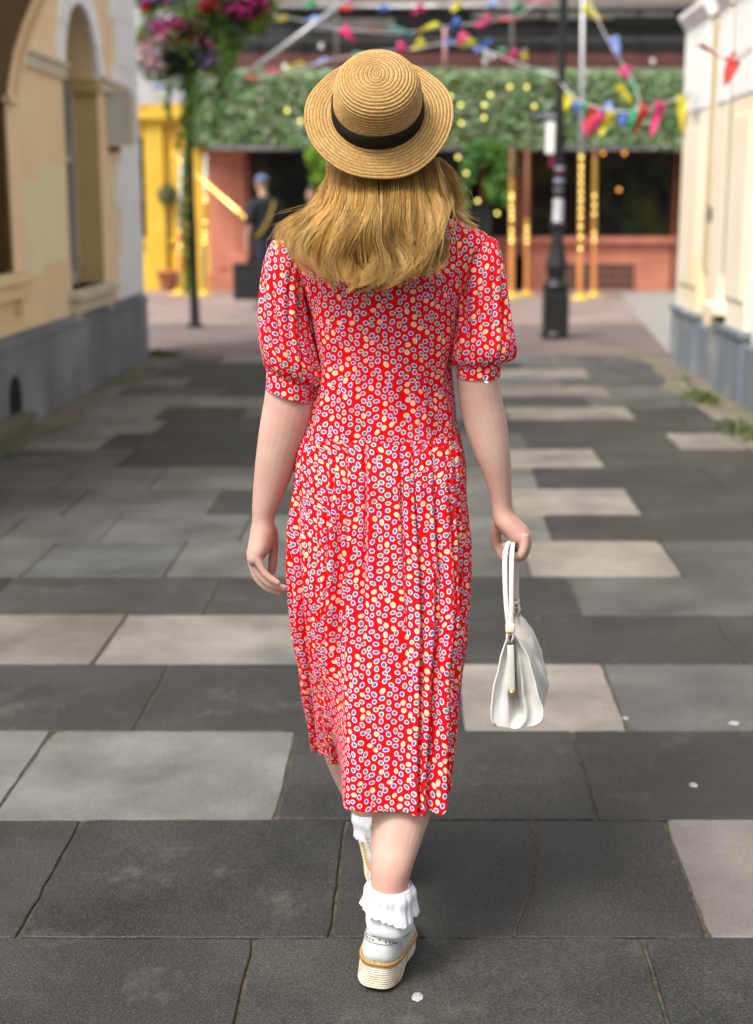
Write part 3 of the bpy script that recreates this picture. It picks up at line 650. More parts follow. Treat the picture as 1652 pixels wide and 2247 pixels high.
sr = [RG(1024, 555, 1064, 520, 2.76, .03), RG(1022, 566, 1088, 530, 2.76, .052), RG(1016, 600, 1103, 575, 2.755, .06), RG(1008, 655, 1111, 630, 2.75, .062), RG(1000, 705, 1118, 695, 2.74, .065), RG(994, 755, 1126, 745, 2.73, .068),
      RG(990, 783, 1129, 772, 2.73, .067), RG(995, 796, 1122, 786, 2.73, .060), RG(1003, 800, 1098, 792, 2.73, .050), RG(1003, 812, 1097, 806, 2.73, .050), RG(1003, 829, 1095, 826, 2.73, .050)]
for rr_, ph in ((sl, .7), (sr, 2.3)):
    s_ = loft(rr_, 110, 150, sleeve_disp(.74, .86, 1, ph), cap=False, pw=2.15)
    o = part('sleeve', s_[:2], M_dress, dress, smooth=True, uv=s_[2] + (.37 * ph, .9))
    q = o.modifiers.new('thickness', 'SOLIDIFY'); q.thickness = .0015; q.offset = -1
cg = loft([RG(772, 455, 922, 455, 2.765, .062), RG(778, 443, 912, 443, 2.76, .058), RG(784, 428, 902, 428, 2.755, .055)], 10, 60, cap=False)
cgo = part('collar', cg[:2], M_dress, dress, smooth=True, uv=cg[2]); q = cgo.modifiers.new('thickness', 'SOLIDIFY'); q.thickness = .002
M_plast = mat('clear_plastic', (.8, .75, .7), rough=.3)
m = MB(); m.tube([P(1069, 826, 2.672), P(1067, 836, 2.668)], .0008, 6); m.tube([P(1062, 838, 2.667), P(1071, 840, 2.667)], .0022, 6); part('tag_barb', m.geo(), M_plast, dress)

# --- hat
def straw_mat():
    m, t, b = nodes('woven_straw'); N = t.nodes.new; L = t.links.new
    uv = N('ShaderNodeUVMap'); uv.uv_map = 'UVMap'
    br = N('ShaderNodeTexBrick'); br.inputs['Scale'].default_value = 1.0; br.inputs['Brick Width'].default_value = .0052; br.inputs['Row Height'].default_value = .0033
    br.inputs['Mortar Size'].default_value = .0003; br.inputs['Mortar Smooth'].default_value = 1.0; br.inputs['Color1'].default_value = (.56, .345, .125, 1); br.inputs['Color2'].default_value = (.41, .24, .075, 1); br.inputs['Mortar'].default_value = (.19, .09, .022, 1)
    L(uv.outputs[0], br.inputs['Vector'])
    n = N('ShaderNodeTexNoise'); n.inputs['Scale'].default_value = 420; n.inputs['Detail'].default_value = 3; L(uv.outputs[0], n.inputs['Vector'])
    n2 = N('ShaderNodeTexNoise'); n2.inputs['Scale'].default_value = 25; L(uv.outputs[0], n2.inputs['Vector'])
    mr = N('ShaderNodeMapRange'); mr.inputs[1].default_value = .3; mr.inputs[2].default_value = .7; mr.inputs[3].default_value = .72; mr.inputs[4].default_value = 1.35; L(n.outputs['Fac'], mr.inputs[0])
    m2 = N('ShaderNodeMapRange'); m2.inputs[1].default_value = .3; m2.inputs[2].default_value = .7; m2.inputs[3].default_value = .88; m2.inputs[4].default_value = 1.12; L(n2.outputs['Fac'], m2.inputs[0])
    mm = N('ShaderNodeMath'); mm.operation = 'MULTIPLY'; L(mr.outputs[0], mm.inputs[0]); L(m2.outputs[0], mm.inputs[1])
    vm = N('ShaderNodeVectorMath'); vm.operation = 'SCALE'; L(br.outputs['Color'], vm.inputs[0]); L(mm.outputs[0], vm.inputs['Scale']); sx = N('ShaderNodeSeparateXYZ'); L(uv.outputs[0], sx.inputs[0])
    dv = N('ShaderNodeMath'); dv.operation = 'DIVIDE'; L(sx.outputs[1], dv.inputs[0]); dv.inputs[1].default_value = .0066
    pp = N('ShaderNodeMath'); pp.operation = 'PINGPONG'; L(dv.outputs[0], pp.inputs[0]); pp.inputs[1].default_value = .5
    cr_ = N('ShaderNodeMapRange'); cr_.inputs[1].default_value = .03; cr_.inputs[2].default_value = .13; cr_.inputs[3].default_value = 1; cr_.inputs[4].default_value = 0; L(pp.outputs[0], cr_.inputs[0])
    mxx = N('ShaderNodeMix'); mxx.data_type = 'RGBA'; L(cr_.outputs[0], mxx.inputs['Factor']); L(vm.outputs[0], mxx.inputs['A']); mxx.inputs['B'].default_value = (.20, .09, .02, 1); L(mxx.outputs['Result'], b.inputs['Base Color'])
    b.inputs['Roughness'].default_value = .5; b.inputs['Specular IOR Level'].default_value = .3
    bp = N('ShaderNodeBump'); bp.inputs['Strength'].default_value = .9; bp.inputs['Distance'].default_value = .0012; L(br.outputs['Fac'], bp.inputs['Height']); bp.invert = True
    b2 = N('ShaderNodeBump'); b2.inputs['Strength'].default_value = .5; b2.inputs['Distance'].default_value = .0012; L(n.outputs['Fac'], b2.inputs['Height']); L(bp.outputs[0], b2.inputs['Normal']); L(b2.outputs[0], b.inputs['Normal'])
    return m
M_straw = straw_mat(); M_band = mat('black_grosgrain', (.008, .006, .005), (.013, .011, .009), 60, .75, .3, 700, spec=.2)
HC = P(829, 249, 2.665); el = math.radians(36)
hn = Vector((-.02, -math.cos(el), math.sin(el))).normalized(); hx = Vector((1, 0, 0)); hx = (hx - hn * hx.dot(hn)).normalized(); hy = hn.cross(hx)
HM = np.array([hx, hy, hn]).T
def hat_profile():
    base = [(a, b * (1.17 if b > 0 else 1)) for a, b in [(.0004, .094), (.012, .0938), (.03, .0922), (.05, .0888), (.064, .0835), (.0735, .075), (.078, .065), (.0805, .05), (.082, .032), (.0835, .012), (.0845, .004), (.089, .0), (.10, -.0015), (.115, -.003), (.13, -.0055), (.1405, -.008)]]
    q = catmull([(a, b, 0) for a, b in base], 600)[:, :2]; s = np.concatenate([[0], np.cumsum(np.linalg.norm(np.diff(q, axis=0), axis=1))])
    M = int(s[-1] / .0066 * 8); si = np.linspace(0, s[-1], M); q = np.stack([np.interp(si, s, q[:, 0]), np.interp(si, s, q[:, 1])], 1)
    t = np.gradient(q, axis=0); t /= np.linalg.norm(t, axis=1)[:, None] + 1e-12; nn = np.stack([-t[:, 1], t[:, 0]], 1)
    return si, q, nn
si, hp, hnn = hat_profile(); nT = 220
thh = np.linspace(0, 2 * PI, nT + 1)
def hat_warp(r, z, th):
    k = np.clip(r / .14, 0, 1) ** 3
    z2 = z + k * (.0055 * np.sin(2 * th + .4) + .003 * np.sin(3 * th + 2) + .0012 * np.sin(7 * th))
    r2 = r * (1 + .012 * np.sin(3 * th + 1) * k + .006 * np.sin(5 * th) * k)
    inn = np.clip(1 - r / .035, 0, 1)
    return r2 * np.cos(th) * (1 - .45 * inn), r2 * np.sin(th) * (1 + .1 * inn), z2
HV = []; HU = []
for i in range(len(si)):
    ph = si[i] / .0066
    rid = (np.abs(np.sin(PI * ph + 0 * thh)) ** .6 - .6) * .0024 * min(1, .45 + hp[i, 0] / .03)      # spiral braid
    r = np.maximum(hp[i, 0] + hnn[i, 0] * -rid * -1, 0.0002); z = hp[i, 1] + hnn[i, 1] * rid
    x, y, zz = hat_warp(r, z, thh); HV.append(np.stack([x, y, zz], 1)); HU.append(np.stack([thh * max(round(hp[i, 0] / .0066) * .0066, .01), np.full(nT + 1, si[i])], 1))
top_n = len(si)
for i in range(top_n - 1, int(top_n * .60), -6):                                           # underside of the brim
    x, y, zz = hat_warp(np.full(nT + 1, hp[i, 0] - .0006), np.full(nT + 1, hp[i, 1] - .0032), thh); HV.append(np.stack([x, y, zz], 1)); HU.append(np.stack([thh * hp[i, 0], np.full(nT + 1, si[i])], 1))
rows = len(HV); idx = np.arange(rows * (nT + 1)).reshape(rows, nT + 1)
HF = [(idx[i, j], idx[i + 1, j], idx[i + 1, j + 1], idx[i, j + 1]) for i in range(rows - 1) for j in range(nT)]
HVw = np.concatenate(HV) * .965 @ HM.T + HC
hat = part('straw_hat', (HVw, HF), M_straw, woman, smooth=True, uv=np.concatenate(HU))
rr = []
for r, z in ((.0846, .0045), (.0868, .0045), (.0862, .02), (.0850, .0355), (.0828, .0355)): rr.append((r + .0006, z))
V = []
for r, z in rr:
    for j in range(120):
        q = 2 * PI * j / 120; V.append((r * math.cos(q), r * math.sin(q), z + .001 * math.sin(3 * q)))
V = np.array(V) * .965 @ HM.T + HC
part('hat_band', (V, [(i * 120 + j, i * 120 + (j + 1) % 120, (i + 1) * 120 + (j + 1) % 120, (i + 1) * 120 + j) for i in range(4) for j in range(120)]), M_band, hat, smooth=True)

# --- hair
def hair_mat():
    m, t, b = nodes('honey_blonde_hair'); N = t.nodes.new; L = t.links.new
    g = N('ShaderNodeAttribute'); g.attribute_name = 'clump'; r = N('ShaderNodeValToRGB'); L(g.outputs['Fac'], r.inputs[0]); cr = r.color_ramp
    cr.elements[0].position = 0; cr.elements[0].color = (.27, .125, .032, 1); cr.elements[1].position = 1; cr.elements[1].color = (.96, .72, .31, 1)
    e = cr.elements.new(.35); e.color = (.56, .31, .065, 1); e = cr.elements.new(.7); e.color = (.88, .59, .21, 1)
    tc = N('ShaderNodeTexCoord'); mp = N('ShaderNodeMapping'); mp.inputs['Scale'].default_value = (40, 3, 5); L(tc.outputs['Object'], mp.inputs[0])
    n = N('ShaderNodeTexNoise'); n.inputs['Scale'].default_value = 1.3; n.inputs['Detail'].default_value = 3; L(mp.outputs[0], n.inputs['Vector'])
    mr = N('ShaderNodeMapRange'); mr.inputs[1].default_value = .3; mr.inputs[2].default_value = .7; mr.inputs[3].default_value = .72; mr.inputs[4].default_value = 1.18; L(n.outputs['Fac'], mr.inputs[0])
    vm = N('ShaderNodeVectorMath'); vm.operation = 'SCALE'; L(r.outputs[0], vm.inputs[0]); L(mr.outputs[0], vm.inputs['Scale']); L(vm.outputs[0], b.inputs['Base Color'])
    b.inputs['Roughness'].default_value = .38; b.inputs['Specular IOR Level'].default_value = .5
    tr = N('ShaderNodeBsdfTranslucent'); L(vm.outputs[0], tr.inputs[0]); mx = N('ShaderNodeMixShader'); mx.inputs[0].default_value = .22
    L(b.outputs[0], mx.inputs[1]); L(tr.outputs[0], mx.inputs[2]); L(mx.outputs[0], t.nodes['Material Output'].inputs[0])
    return m
M_hair = hair_mat()
GD0 = [  # guides from the image left to right: (px, py, depth) root to tip
 [(722, 345, 2.70), (716, 400, 2.655), (700, 438, 2.63), (664, 464, 2.645), (624, 486, 2.655), (607, 512, 2.63), (612, 545, 2.61), (634, 582, 2.60)],
 [(730, 345, 2.68), (722, 400, 2.63), (704, 445, 2.605), (670, 475, 2.62), (638, 503, 2.63), (627, 538, 2.60), (638, 576, 2.59), (660, 612, 2.59)],
 [(742, 345, 2.665), (736, 400, 2.605), (722, 450, 2.585), (692, 490, 2.60), (667, 530, 2.60), (667, 565, 2.585), (684, 600, 2.58), (706, 626, 2.58)],
 [(758, 345, 2.65), (752, 400, 2.595), (742, 450, 2.575), (715, 500, 2.58), (698, 545, 2.58), (704, 590, 2.575), (724, 622, 2.57), (738, 645, 2.57)],
 [(776, 345, 2.64), (772, 400, 2.585), (764, 455, 2.565), (742, 510, 2.57), (730, 555, 2.57), (738, 595, 2.57), (752, 618, 2.565), (758, 636, 2.565)],
 [(798, 345, 2.635), (796, 400, 2.58), (790, 460, 2.56), (776, 520, 2.56), (772, 565, 2.56), (786, 604, 2.56), (784, 630, 2.555), (766, 644, 2.55)],
 [(824, 345, 2.635), (824, 400, 2.578), (822, 460, 2.556), (816, 520, 2.556), (824, 565, 2.556), (836, 604, 2.555), (824, 630, 2.55), (792, 646, 2.545)],
 [(850, 345, 2.635), (852, 400, 2.578), (854, 460, 2.556), (856, 520, 2.556), (870, 565, 2.556), (876, 598, 2.555), (862, 622, 2.55), (836, 640, 2.545)],
 [(876, 345, 2.64), (880, 400, 2.582), (886, 460, 2.56), (892, 520, 2.558), (902, 565, 2.558), (902, 594, 2.555), (892, 614, 2.55), (872, 630, 2.548)],
 [(900, 345, 2.645), (906, 400, 2.59), (914, 460, 2.566), (916, 520, 2.562), (920, 560, 2.56), (924, 588, 2.558), (930, 606, 2.555), (940, 618, 2.55)],
 [(922, 345, 2.655), (932, 400, 2.60), (942, 455, 2.575), (944, 505, 2.57), (942, 545, 2.568), (934, 575, 2.565), (928, 596, 2.56), (934, 612, 2.555)],
 [(944, 345, 2.67), (956, 400, 2.62), (966, 445, 2.595), (966, 485, 2.585), (958, 525, 2.58), (950, 560, 2.575), (944, 582, 2.57), (938, 600, 2.565)],
 [(960, 345, 2.70), (974, 390, 2.67), (984, 425, 2.655), (990, 450, 2.655), (980, 480, 2.62), (972, 515, 2.60), (964, 550, 2.59), (956, 576, 2.58)]]
GD = [[(a, b, c + (.035, .05, .022, .004, 0, 0, 0, 0)[i]) for i, (a, b, c) in enumerate(g)] for g in GD0]
def strands(GDS, N, npts, seed, r0=.00042, wave=.0045, umin=0, umax=1, lenlo=.8, jitter=1.0, layer=.028, clumps=46, stray=0.02):
    rg = np.random.default_rng(seed)
    K_ = np.array([catmull([P(*q) for q in g], npts) for g in GDS]); k = len(K_)
    cu = np.sort(np.clip((np.arange(clumps) + .5 + rg.uniform(-.45, .45, clumps)) / clumps, 0, 1) * (umax - umin) + umin); cw = rg.normal(size=clumps); cph = rg.uniform(0, 6.28, clumps); clen = rg.uniform(.82, 1.0, clumps); clay = rg.random(clumps)
    ci = rg.integers(0, clumps, N)
    u = rg.uniform(umin, umax, N); uc = cu[ci]; near = np.abs(u - uc)
    ci = np.array([np.argmin(np.abs(cu - x + rg.normal() * .012)) for x in u]); uc = cu[ci]
    s = np.linspace(0, 1, npts)[None, :]
    ulen = (1 - .45 * np.clip((.5 - u) / .4, 0, 1) * rg.random(N) ** 1.5) * clen[ci] * rg.uniform(lenlo, 1.0, N) ** .6; ulen = np.minimum(1.0, ulen)
    cvg = (.35 + .56 * s ** 1.5) * np.clip(s * 4, 0, 1); ueff = u[:, None] * (1 - cvg) + uc[:, None] * cvg
    x = np.clip(ueff, 0, 1) * (k - 1 - 1e-6); i0 = x.astype(int); f = (x - i0)[..., None]
    sp = (s * ulen[:, None]) * (npts - 1 - 1e-6); j0 = sp.astype(int); g = (sp - j0)[..., None]; j1 = np.minimum(j0 + 1, npts - 1); i1 = np.minimum(i0 + 1, k - 1)
    Q = (K_[i0, j0] * (1 - f) + K_[i1, j0] * f) * (1 - g) + (K_[i0, j1] * (1 - f) + K_[i1, j1] * f) * g
    # layering in depth, clump waves, fine jitter
    lay = rg.random(N)[:, None] * .35 + clay[ci][:, None] * .65
    Q[..., 1] += lay * layer * (1 - .3 * s)
    Q[..., 1] += .010 * np.clip(np.abs(u - uc)[:, None] * clumps * 1.1, 0, 1.6) ** 2 * s ** .7 * (clumps > 20)
    Q[..., 0] += wave * s * np.sin(s * 9 + cph[ci][:, None]) * np.abs(cw[ci])[:, None] * .8 + jitter * .0022 * rg.normal(size=(N, 1)) * (.4 + s)
    Q[..., 1] += wave * .6 * s * np.sin(s * 8 + cph[ci][:, None] * 1.7)
    ct_ = rg.normal(size=clumps) * .009 - .003; c2_ = rg.uniform(.004, .014, clumps) * (clumps > 20); lf = np.clip((.42 - cu) / .3, 0, 1); ct_ = ct_ * (1 - lf) + lf * np.abs(ct_) * .5; c2_ = c2_ * (1 - .6 * lf)
    e_ = np.clip((s - .55) / .45, 0, 1); bw = np.clip((s - .15) / .35, 0, 1) * (clumps > 20); Q[..., 0] += .0055 * bw * np.sin(2 * PI * (1.7 * s + 1.5 * u[:, None] + .1)); Q[..., 1] += .0075 * bw * np.cos(2 * PI * (1.7 * s + 1.5 * u[:, None] + .1))
    Q[..., 0] += (e_ ** 1.6 * ct_[ci][:, None] + c2_[ci][:, None] * np.sin(2 * PI * (s * 1.6 + cph[ci][:, None])) * np.clip((s - .2) / .5, 0, 1) * .75) * (clumps > 20)
    Q[..., 1] += (c2_[ci][:, None] * .8 * np.cos(2 * PI * (s * 1.6 + cph[ci][:, None])) * np.clip((s - .2) / .5, 0, 1)) * (clumps > 20)
    st = (rg.random(N) < stray)[:, None]
    Q[..., 0] += np.where(st, 1, 0) * s ** 1.5 * rg.normal(size=(N, 1)) * .018 + .0008 * np.sin(s * 25 + rg.uniform(0, 6, (N, 1)))
    Q[..., 2] += np.where(st, 1, 0) * s * rg.normal(size=(N, 1)) * .012
    Q[..., 1] -= np.where(st, 1, 0) * s * .012 * rg.random((N, 1))
    T = np.gradient(Q, axis=1); T /= np.linalg.norm(T, axis=2, keepdims=True) + 1e-9
    A_ = np.cross(T, np.array([0, 1, 0.1])); A_ /= np.linalg.norm(A_, axis=2, keepdims=True) + 1e-9; B_ = np.cross(T, A_)
    rad = r0 * (.75 + .5 * rg.random((N, 1))) * (1 - .75 * s ** 3)
    V = np.stack([Q + (A_ * math.cos(a) + B_ * math.sin(a)) * rad[..., None] for a in (PI / 2 + .0, PI / 2 + 2.094, PI / 2 + 4.189)], axis=2)   # N, npts, 3, 3
    base = np.arange(N * npts * 3).reshape(N, npts, 3); Fc = []
    for a in range(3):
        b = (a + 1) % 3
        Fc.append(np.stack([base[:, :-1, a], base[:, :-1, b], base[:, 1:, b], base[:, 1:, a]], axis=-1).reshape(-1, 4))
    return V.reshape(-1, 3), np.concatenate(Fc), np.repeat(rg.random(clumps)[ci] * .75 + .25 * rg.random(N), npts * 3)
def big_mesh(name, V, Fq, m, parent, att=None):
    V = V - np.array(origin_of(parent)); me = bpy.data.meshes.new(name)
    me.vertices.add(len(V)); me.vertices.foreach_set('co', V.ravel()); n = len(Fq)
    me.loops.add(n * 4); me.loops.foreach_set('vertex_index', Fq.ravel().astype(np.int32)); me.polygons.add(n)
    me.polygons.foreach_set('loop_start', np.arange(0, n * 4, 4, dtype=np.int32)); me.polygons.foreach_set('loop_total', np.full(n, 4, dtype=np.int32))
    me.polygons.foreach_set('use_smooth', np.ones(n, dtype=bool)); me.materials.append(m); me.update(calc_edges=True)
    if att is not None: a = me.attributes.new('clump', 'FLOAT', 'POINT'); a.data.foreach_set('value', att)
    o = bpy.data.objects.new(name, me); C.objects.link(o); o.parent = parent; return o
# dense lower layer of the hair as a solid sheet under the strands, shorter than they are
sheet = []
npz = 26
Kg = np.array([catmull([P(*q) for q in g], npz) for g in GD])
uu = np.linspace(0, 1, 150) * (len(GD) - 1 - 1e-6); i0 = uu.astype(int); f = (uu - i0)[:, None, None]; SH = Kg[i0] * (1 - f) + Kg[np.minimum(i0 + 1, len(GD) - 1)] * f
SH = SH[:, :int(npz * .60)].copy(); SH[..., 1] += .030; SH[..., 1] += (.003 * np.sin(np.arange(150) * 1.3) + .002 * np.sin(np.arange(150) * 2.9))[:, None]
rr_ = np.random.default_rng(4); cut = .88 + .08 * np.sin(np.arange(150) * .9) - .14 * rr_.random(150)
for i in range(150):
    n_ = SH.shape[1]; L_ = (n_ - 1) * min(1, cut[i]); src = np.linspace(0, L_, n_); a = src.astype(int); b = np.minimum(a + 1, n_ - 1); g = (src - a)[:, None]; SH[i] = SH[i][a] * (1 - g) + SH[i][b] * g
n_ = SH.shape[1]; id_ = np.arange(150 * n_).reshape(150, n_); V2 = np.concatenate([SH.reshape(-1, 3), (SH + (0, .006, 0)).reshape(-1, 3)]); o_ = 150 * n_
FS = [(id_[i, j], id_[i, j + 1], id_[i + 1, j + 1], id_[i + 1, j]) for i in range(149) for j in range(n_ - 1)]
FS += [(id_[i, j] + o_, id_[i + 1, j] + o_, id_[i + 1, j + 1] + o_, id_[i, j + 1] + o_) for i in range(149) for j in range(n_ - 1)]
FS += [(id_[i, n_ - 1], id_[i, n_ - 1] + o_, id_[i + 1, n_ - 1] + o_, id_[i + 1, n_ - 1]) for i in range(149)]
# cap of hair over the skull
m = MB(); m.ball(P(838, 300, 2.76) + (0, -.012, .022), (.082, .095, .103), 16)
capV, capF, _ = m.geo(); FSq = np.array(FS); capq = np.array([f if len(f) == 4 else (*f, f[-1]) for f in capF if len(f) == 4])
S1 = strands(GD, 5200, 28, 11, lenlo=.7, wave=.009, layer=.036, clumps=24, jitter=.55, stray=.012)
S1b = strands(GD, 3600, 28, 31, lenlo=.75, wave=.012, layer=.030, clumps=33, jitter=.55, stray=.012)
S2 = strands(GD, 900, 26, 12, r0=.00032, wave=.008, layer=.0, jitter=2.4, stray=.35)
WS = [[(955, 350, 2.69), (985, 385, 2.69), (997, 420, 2.69), (1000, 455, 2.69), (985, 480, 2.68)], [(965, 345, 2.70), (996, 380, 2.70), (1010, 425, 2.70), (1004, 460, 2.69), (990, 476, 2.68)], [(950, 345, 2.68), (972, 390, 2.67), (985, 430, 2.67), (1000, 465, 2.67), (1034, 487, 2.67)]]
S3 = strands(WS, 260, 20, 14, r0=.00032, wave=.006, layer=.02, jitter=2.0, stray=.2, clumps=12)
WR = [[(955, 350, 2.66), (972, 420, 2.64), (985, 458, 2.65), (1010, 476, 2.665), (1036, 489, 2.675), (1050, 496, 2.68)], [(960, 350, 2.66), (978, 425, 2.65), (992, 462, 2.66), (1016, 484, 2.665), (1034, 498, 2.67), (1045, 506, 2.67)]]
S4 = strands(WR, 150, 20, 15, r0=.00035, wave=.004, layer=.012, jitter=1.2, stray=.1, clumps=5)
VV = []; FF = []; n0 = 0
AA = []
for it in ((capV, capq), (V2, FSq), S1, S1b, S2, S3, S4):
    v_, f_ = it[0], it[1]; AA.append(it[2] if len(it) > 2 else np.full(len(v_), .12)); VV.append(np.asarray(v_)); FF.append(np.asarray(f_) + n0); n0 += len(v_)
hair = big_mesh('hair', np.concatenate(VV), np.concatenate(FF), M_hair, woman, np.concatenate(AA))

# --- socks and shoes
def sock_mat():
    m, t, b = nodes('white_lace_cotton'); N = t.nodes.new; L = t.links.new
    b.inputs['Base Color'].default_value = (.66, .66, .695, 1); b.inputs['Roughness'].default_value = .85; b.inputs['Specular IOR Level'].default_value = .15
    uv = N('ShaderNodeUVMap'); uv.uv_map = 'UVMap'; vo = N('ShaderNodeTexVoronoi'); vo.inputs['Scale'].default_value = 330; vo.inputs['Randomness'].default_value = .4; L(uv.outputs[0], vo.inputs['Vector'])
    n = N('ShaderNodeTexNoise'); n.inputs['Scale'].default_value = 60; L(uv.outputs[0], n.inputs['Vector'])
    r = N('ShaderNodeValToRGB'); r.color_ramp.elements[0].position = .12; r.color_ramp.elements[1].position = .3; r.color_ramp.elements[0].color = (.48, .45, .46, 1); r.color_ramp.elements[1].color = (.66, .66, .695, 1); L(vo.outputs['Distance'], r.inputs[0])
    k = N('ShaderNodeMapRange'); k.inputs[1].default_value = .48; k.inputs[2].default_value = .56; L(n.outputs['Fac'], k.inputs[0])
    mx = N('ShaderNodeMix'); mx.data_type = 'RGBA'; L(k.outputs[0], mx.inputs['Factor']); mx.inputs['A'].default_value = (.66, .66, .695, 1); L(r.outputs[0], mx.inputs['B']); L(mx.outputs['Result'], b.inputs['Base Color'])
    bp = N('ShaderNodeBump'); bp.inputs['Strength'].default_value = .5; bp.inputs['Distance'].default_value = .001; L(vo.outputs['Distance'], bp.inputs['Height']); L(bp.outputs[0], b.inputs['Normal']); return m
M_sock = sock_mat()
M_leather = mat('pale_grey_leather', (.56, .57, .54), (.50, .51, .485), 30, .42, .15, 260, spec=.45, c3=(.43, .43, .41), s3=22)
def sole_mat():
    m, t, b = nodes('layered_crepe_sole'); N = t.nodes.new; L = t.links.new
    tc = N('ShaderNodeTexCoord'); n = N('ShaderNodeTexNoise'); n.inputs['Scale'].default_value = 28; n.inputs['Detail'].default_value = 5; L(tc.outputs['Object'], n.inputs['Vector'])
    r = N('ShaderNodeValToRGB'); r.color_ramp.elements[0].position = .42; r.color_ramp.elements[0].color = (.66, .61, .50, 1); r.color_ramp.elements[1].position = .72; r.color_ramp.elements[1].color = (.46, .33, .18, 1); L(n.outputs['Fac'], r.inputs[0])
    uv = N('ShaderNodeUVMap'); uv.uv_map = 'UVMap'; sx = N('ShaderNodeSeparateXYZ'); L(uv.outputs[0], sx.inputs[0]); ml = N('ShaderNodeMath'); ml.operation = 'MULTIPLY'; L(sx.outputs[1], ml.inputs[0]); ml.inputs[1].default_value = 10; pp = N('ShaderNodeMath'); pp.operation = 'PINGPONG'; L(ml.outputs[0], pp.inputs[0]); pp.inputs[1].default_value = .5
    mr = N('ShaderNodeMapRange'); mr.inputs[1].default_value = .05; mr.inputs[2].default_value = .2; mr.inputs[3].default_value = .42; mr.inputs[4].default_value = 1; L(pp.outputs[0], mr.inputs[0]); vm = N('ShaderNodeVectorMath'); vm.operation = 'SCALE'; L(r.outputs[0], vm.inputs[0]); L(mr.outputs[0], vm.inputs['Scale']); L(vm.outputs[0], b.inputs['Base Color']); b.inputs['Roughness'].default_value = .7; return m
M_sole = sole_mat(); M_welt = mat('tan_welt', (.36, .19, .04), (.27, .13, .025), 40, .5, .2, 300)
M_stitch = mat('welt_stitch', (.75, .55, .2), rough=.7); M_lace = mat('shoe_lace', (.7, .68, .62), rough=.8); M_broc = mat('punch_hole', (.22, .22, .20), rough=.9)
def shoe_outline(t_, w, y0, y1, n=56, heel=1.0):
    out = []
    for i in range(n):
        a = 2 * PI * i / n; cy = -math.cos(a); yy = (y0 + y1) / 2 + (y1 - y0) / 2 * (abs(cy) ** .9 * (1 if cy > 0 else -1))
        f = (yy - y0) / (y1 - y0); wd = w * (np.interp(f, [0, .15, .35, .55, .72, .9, 1], [.97, .97, .90, .93, 1.04, .92, .62]))
        e = abs(math.sin(a)) ** .62 * (1 if math.sin(a) > 0 else -1); out.append((wd * e, yy))
    return out
def ringloft(rs, smooth_caps=True):
    n = len(rs[0]); V = [p for r in rs for p in r]; Fc = [(i * n + j, i * n + (j + 1) % n, (i + 1) * n + (j + 1) % n, (i + 1) * n + j) for i in range(len(rs) - 1) for j in range(n)]
    return V, Fc + [tuple(range(n - 1, -1, -1)), tuple((len(rs) - 1) * n + j for j in range(n))]
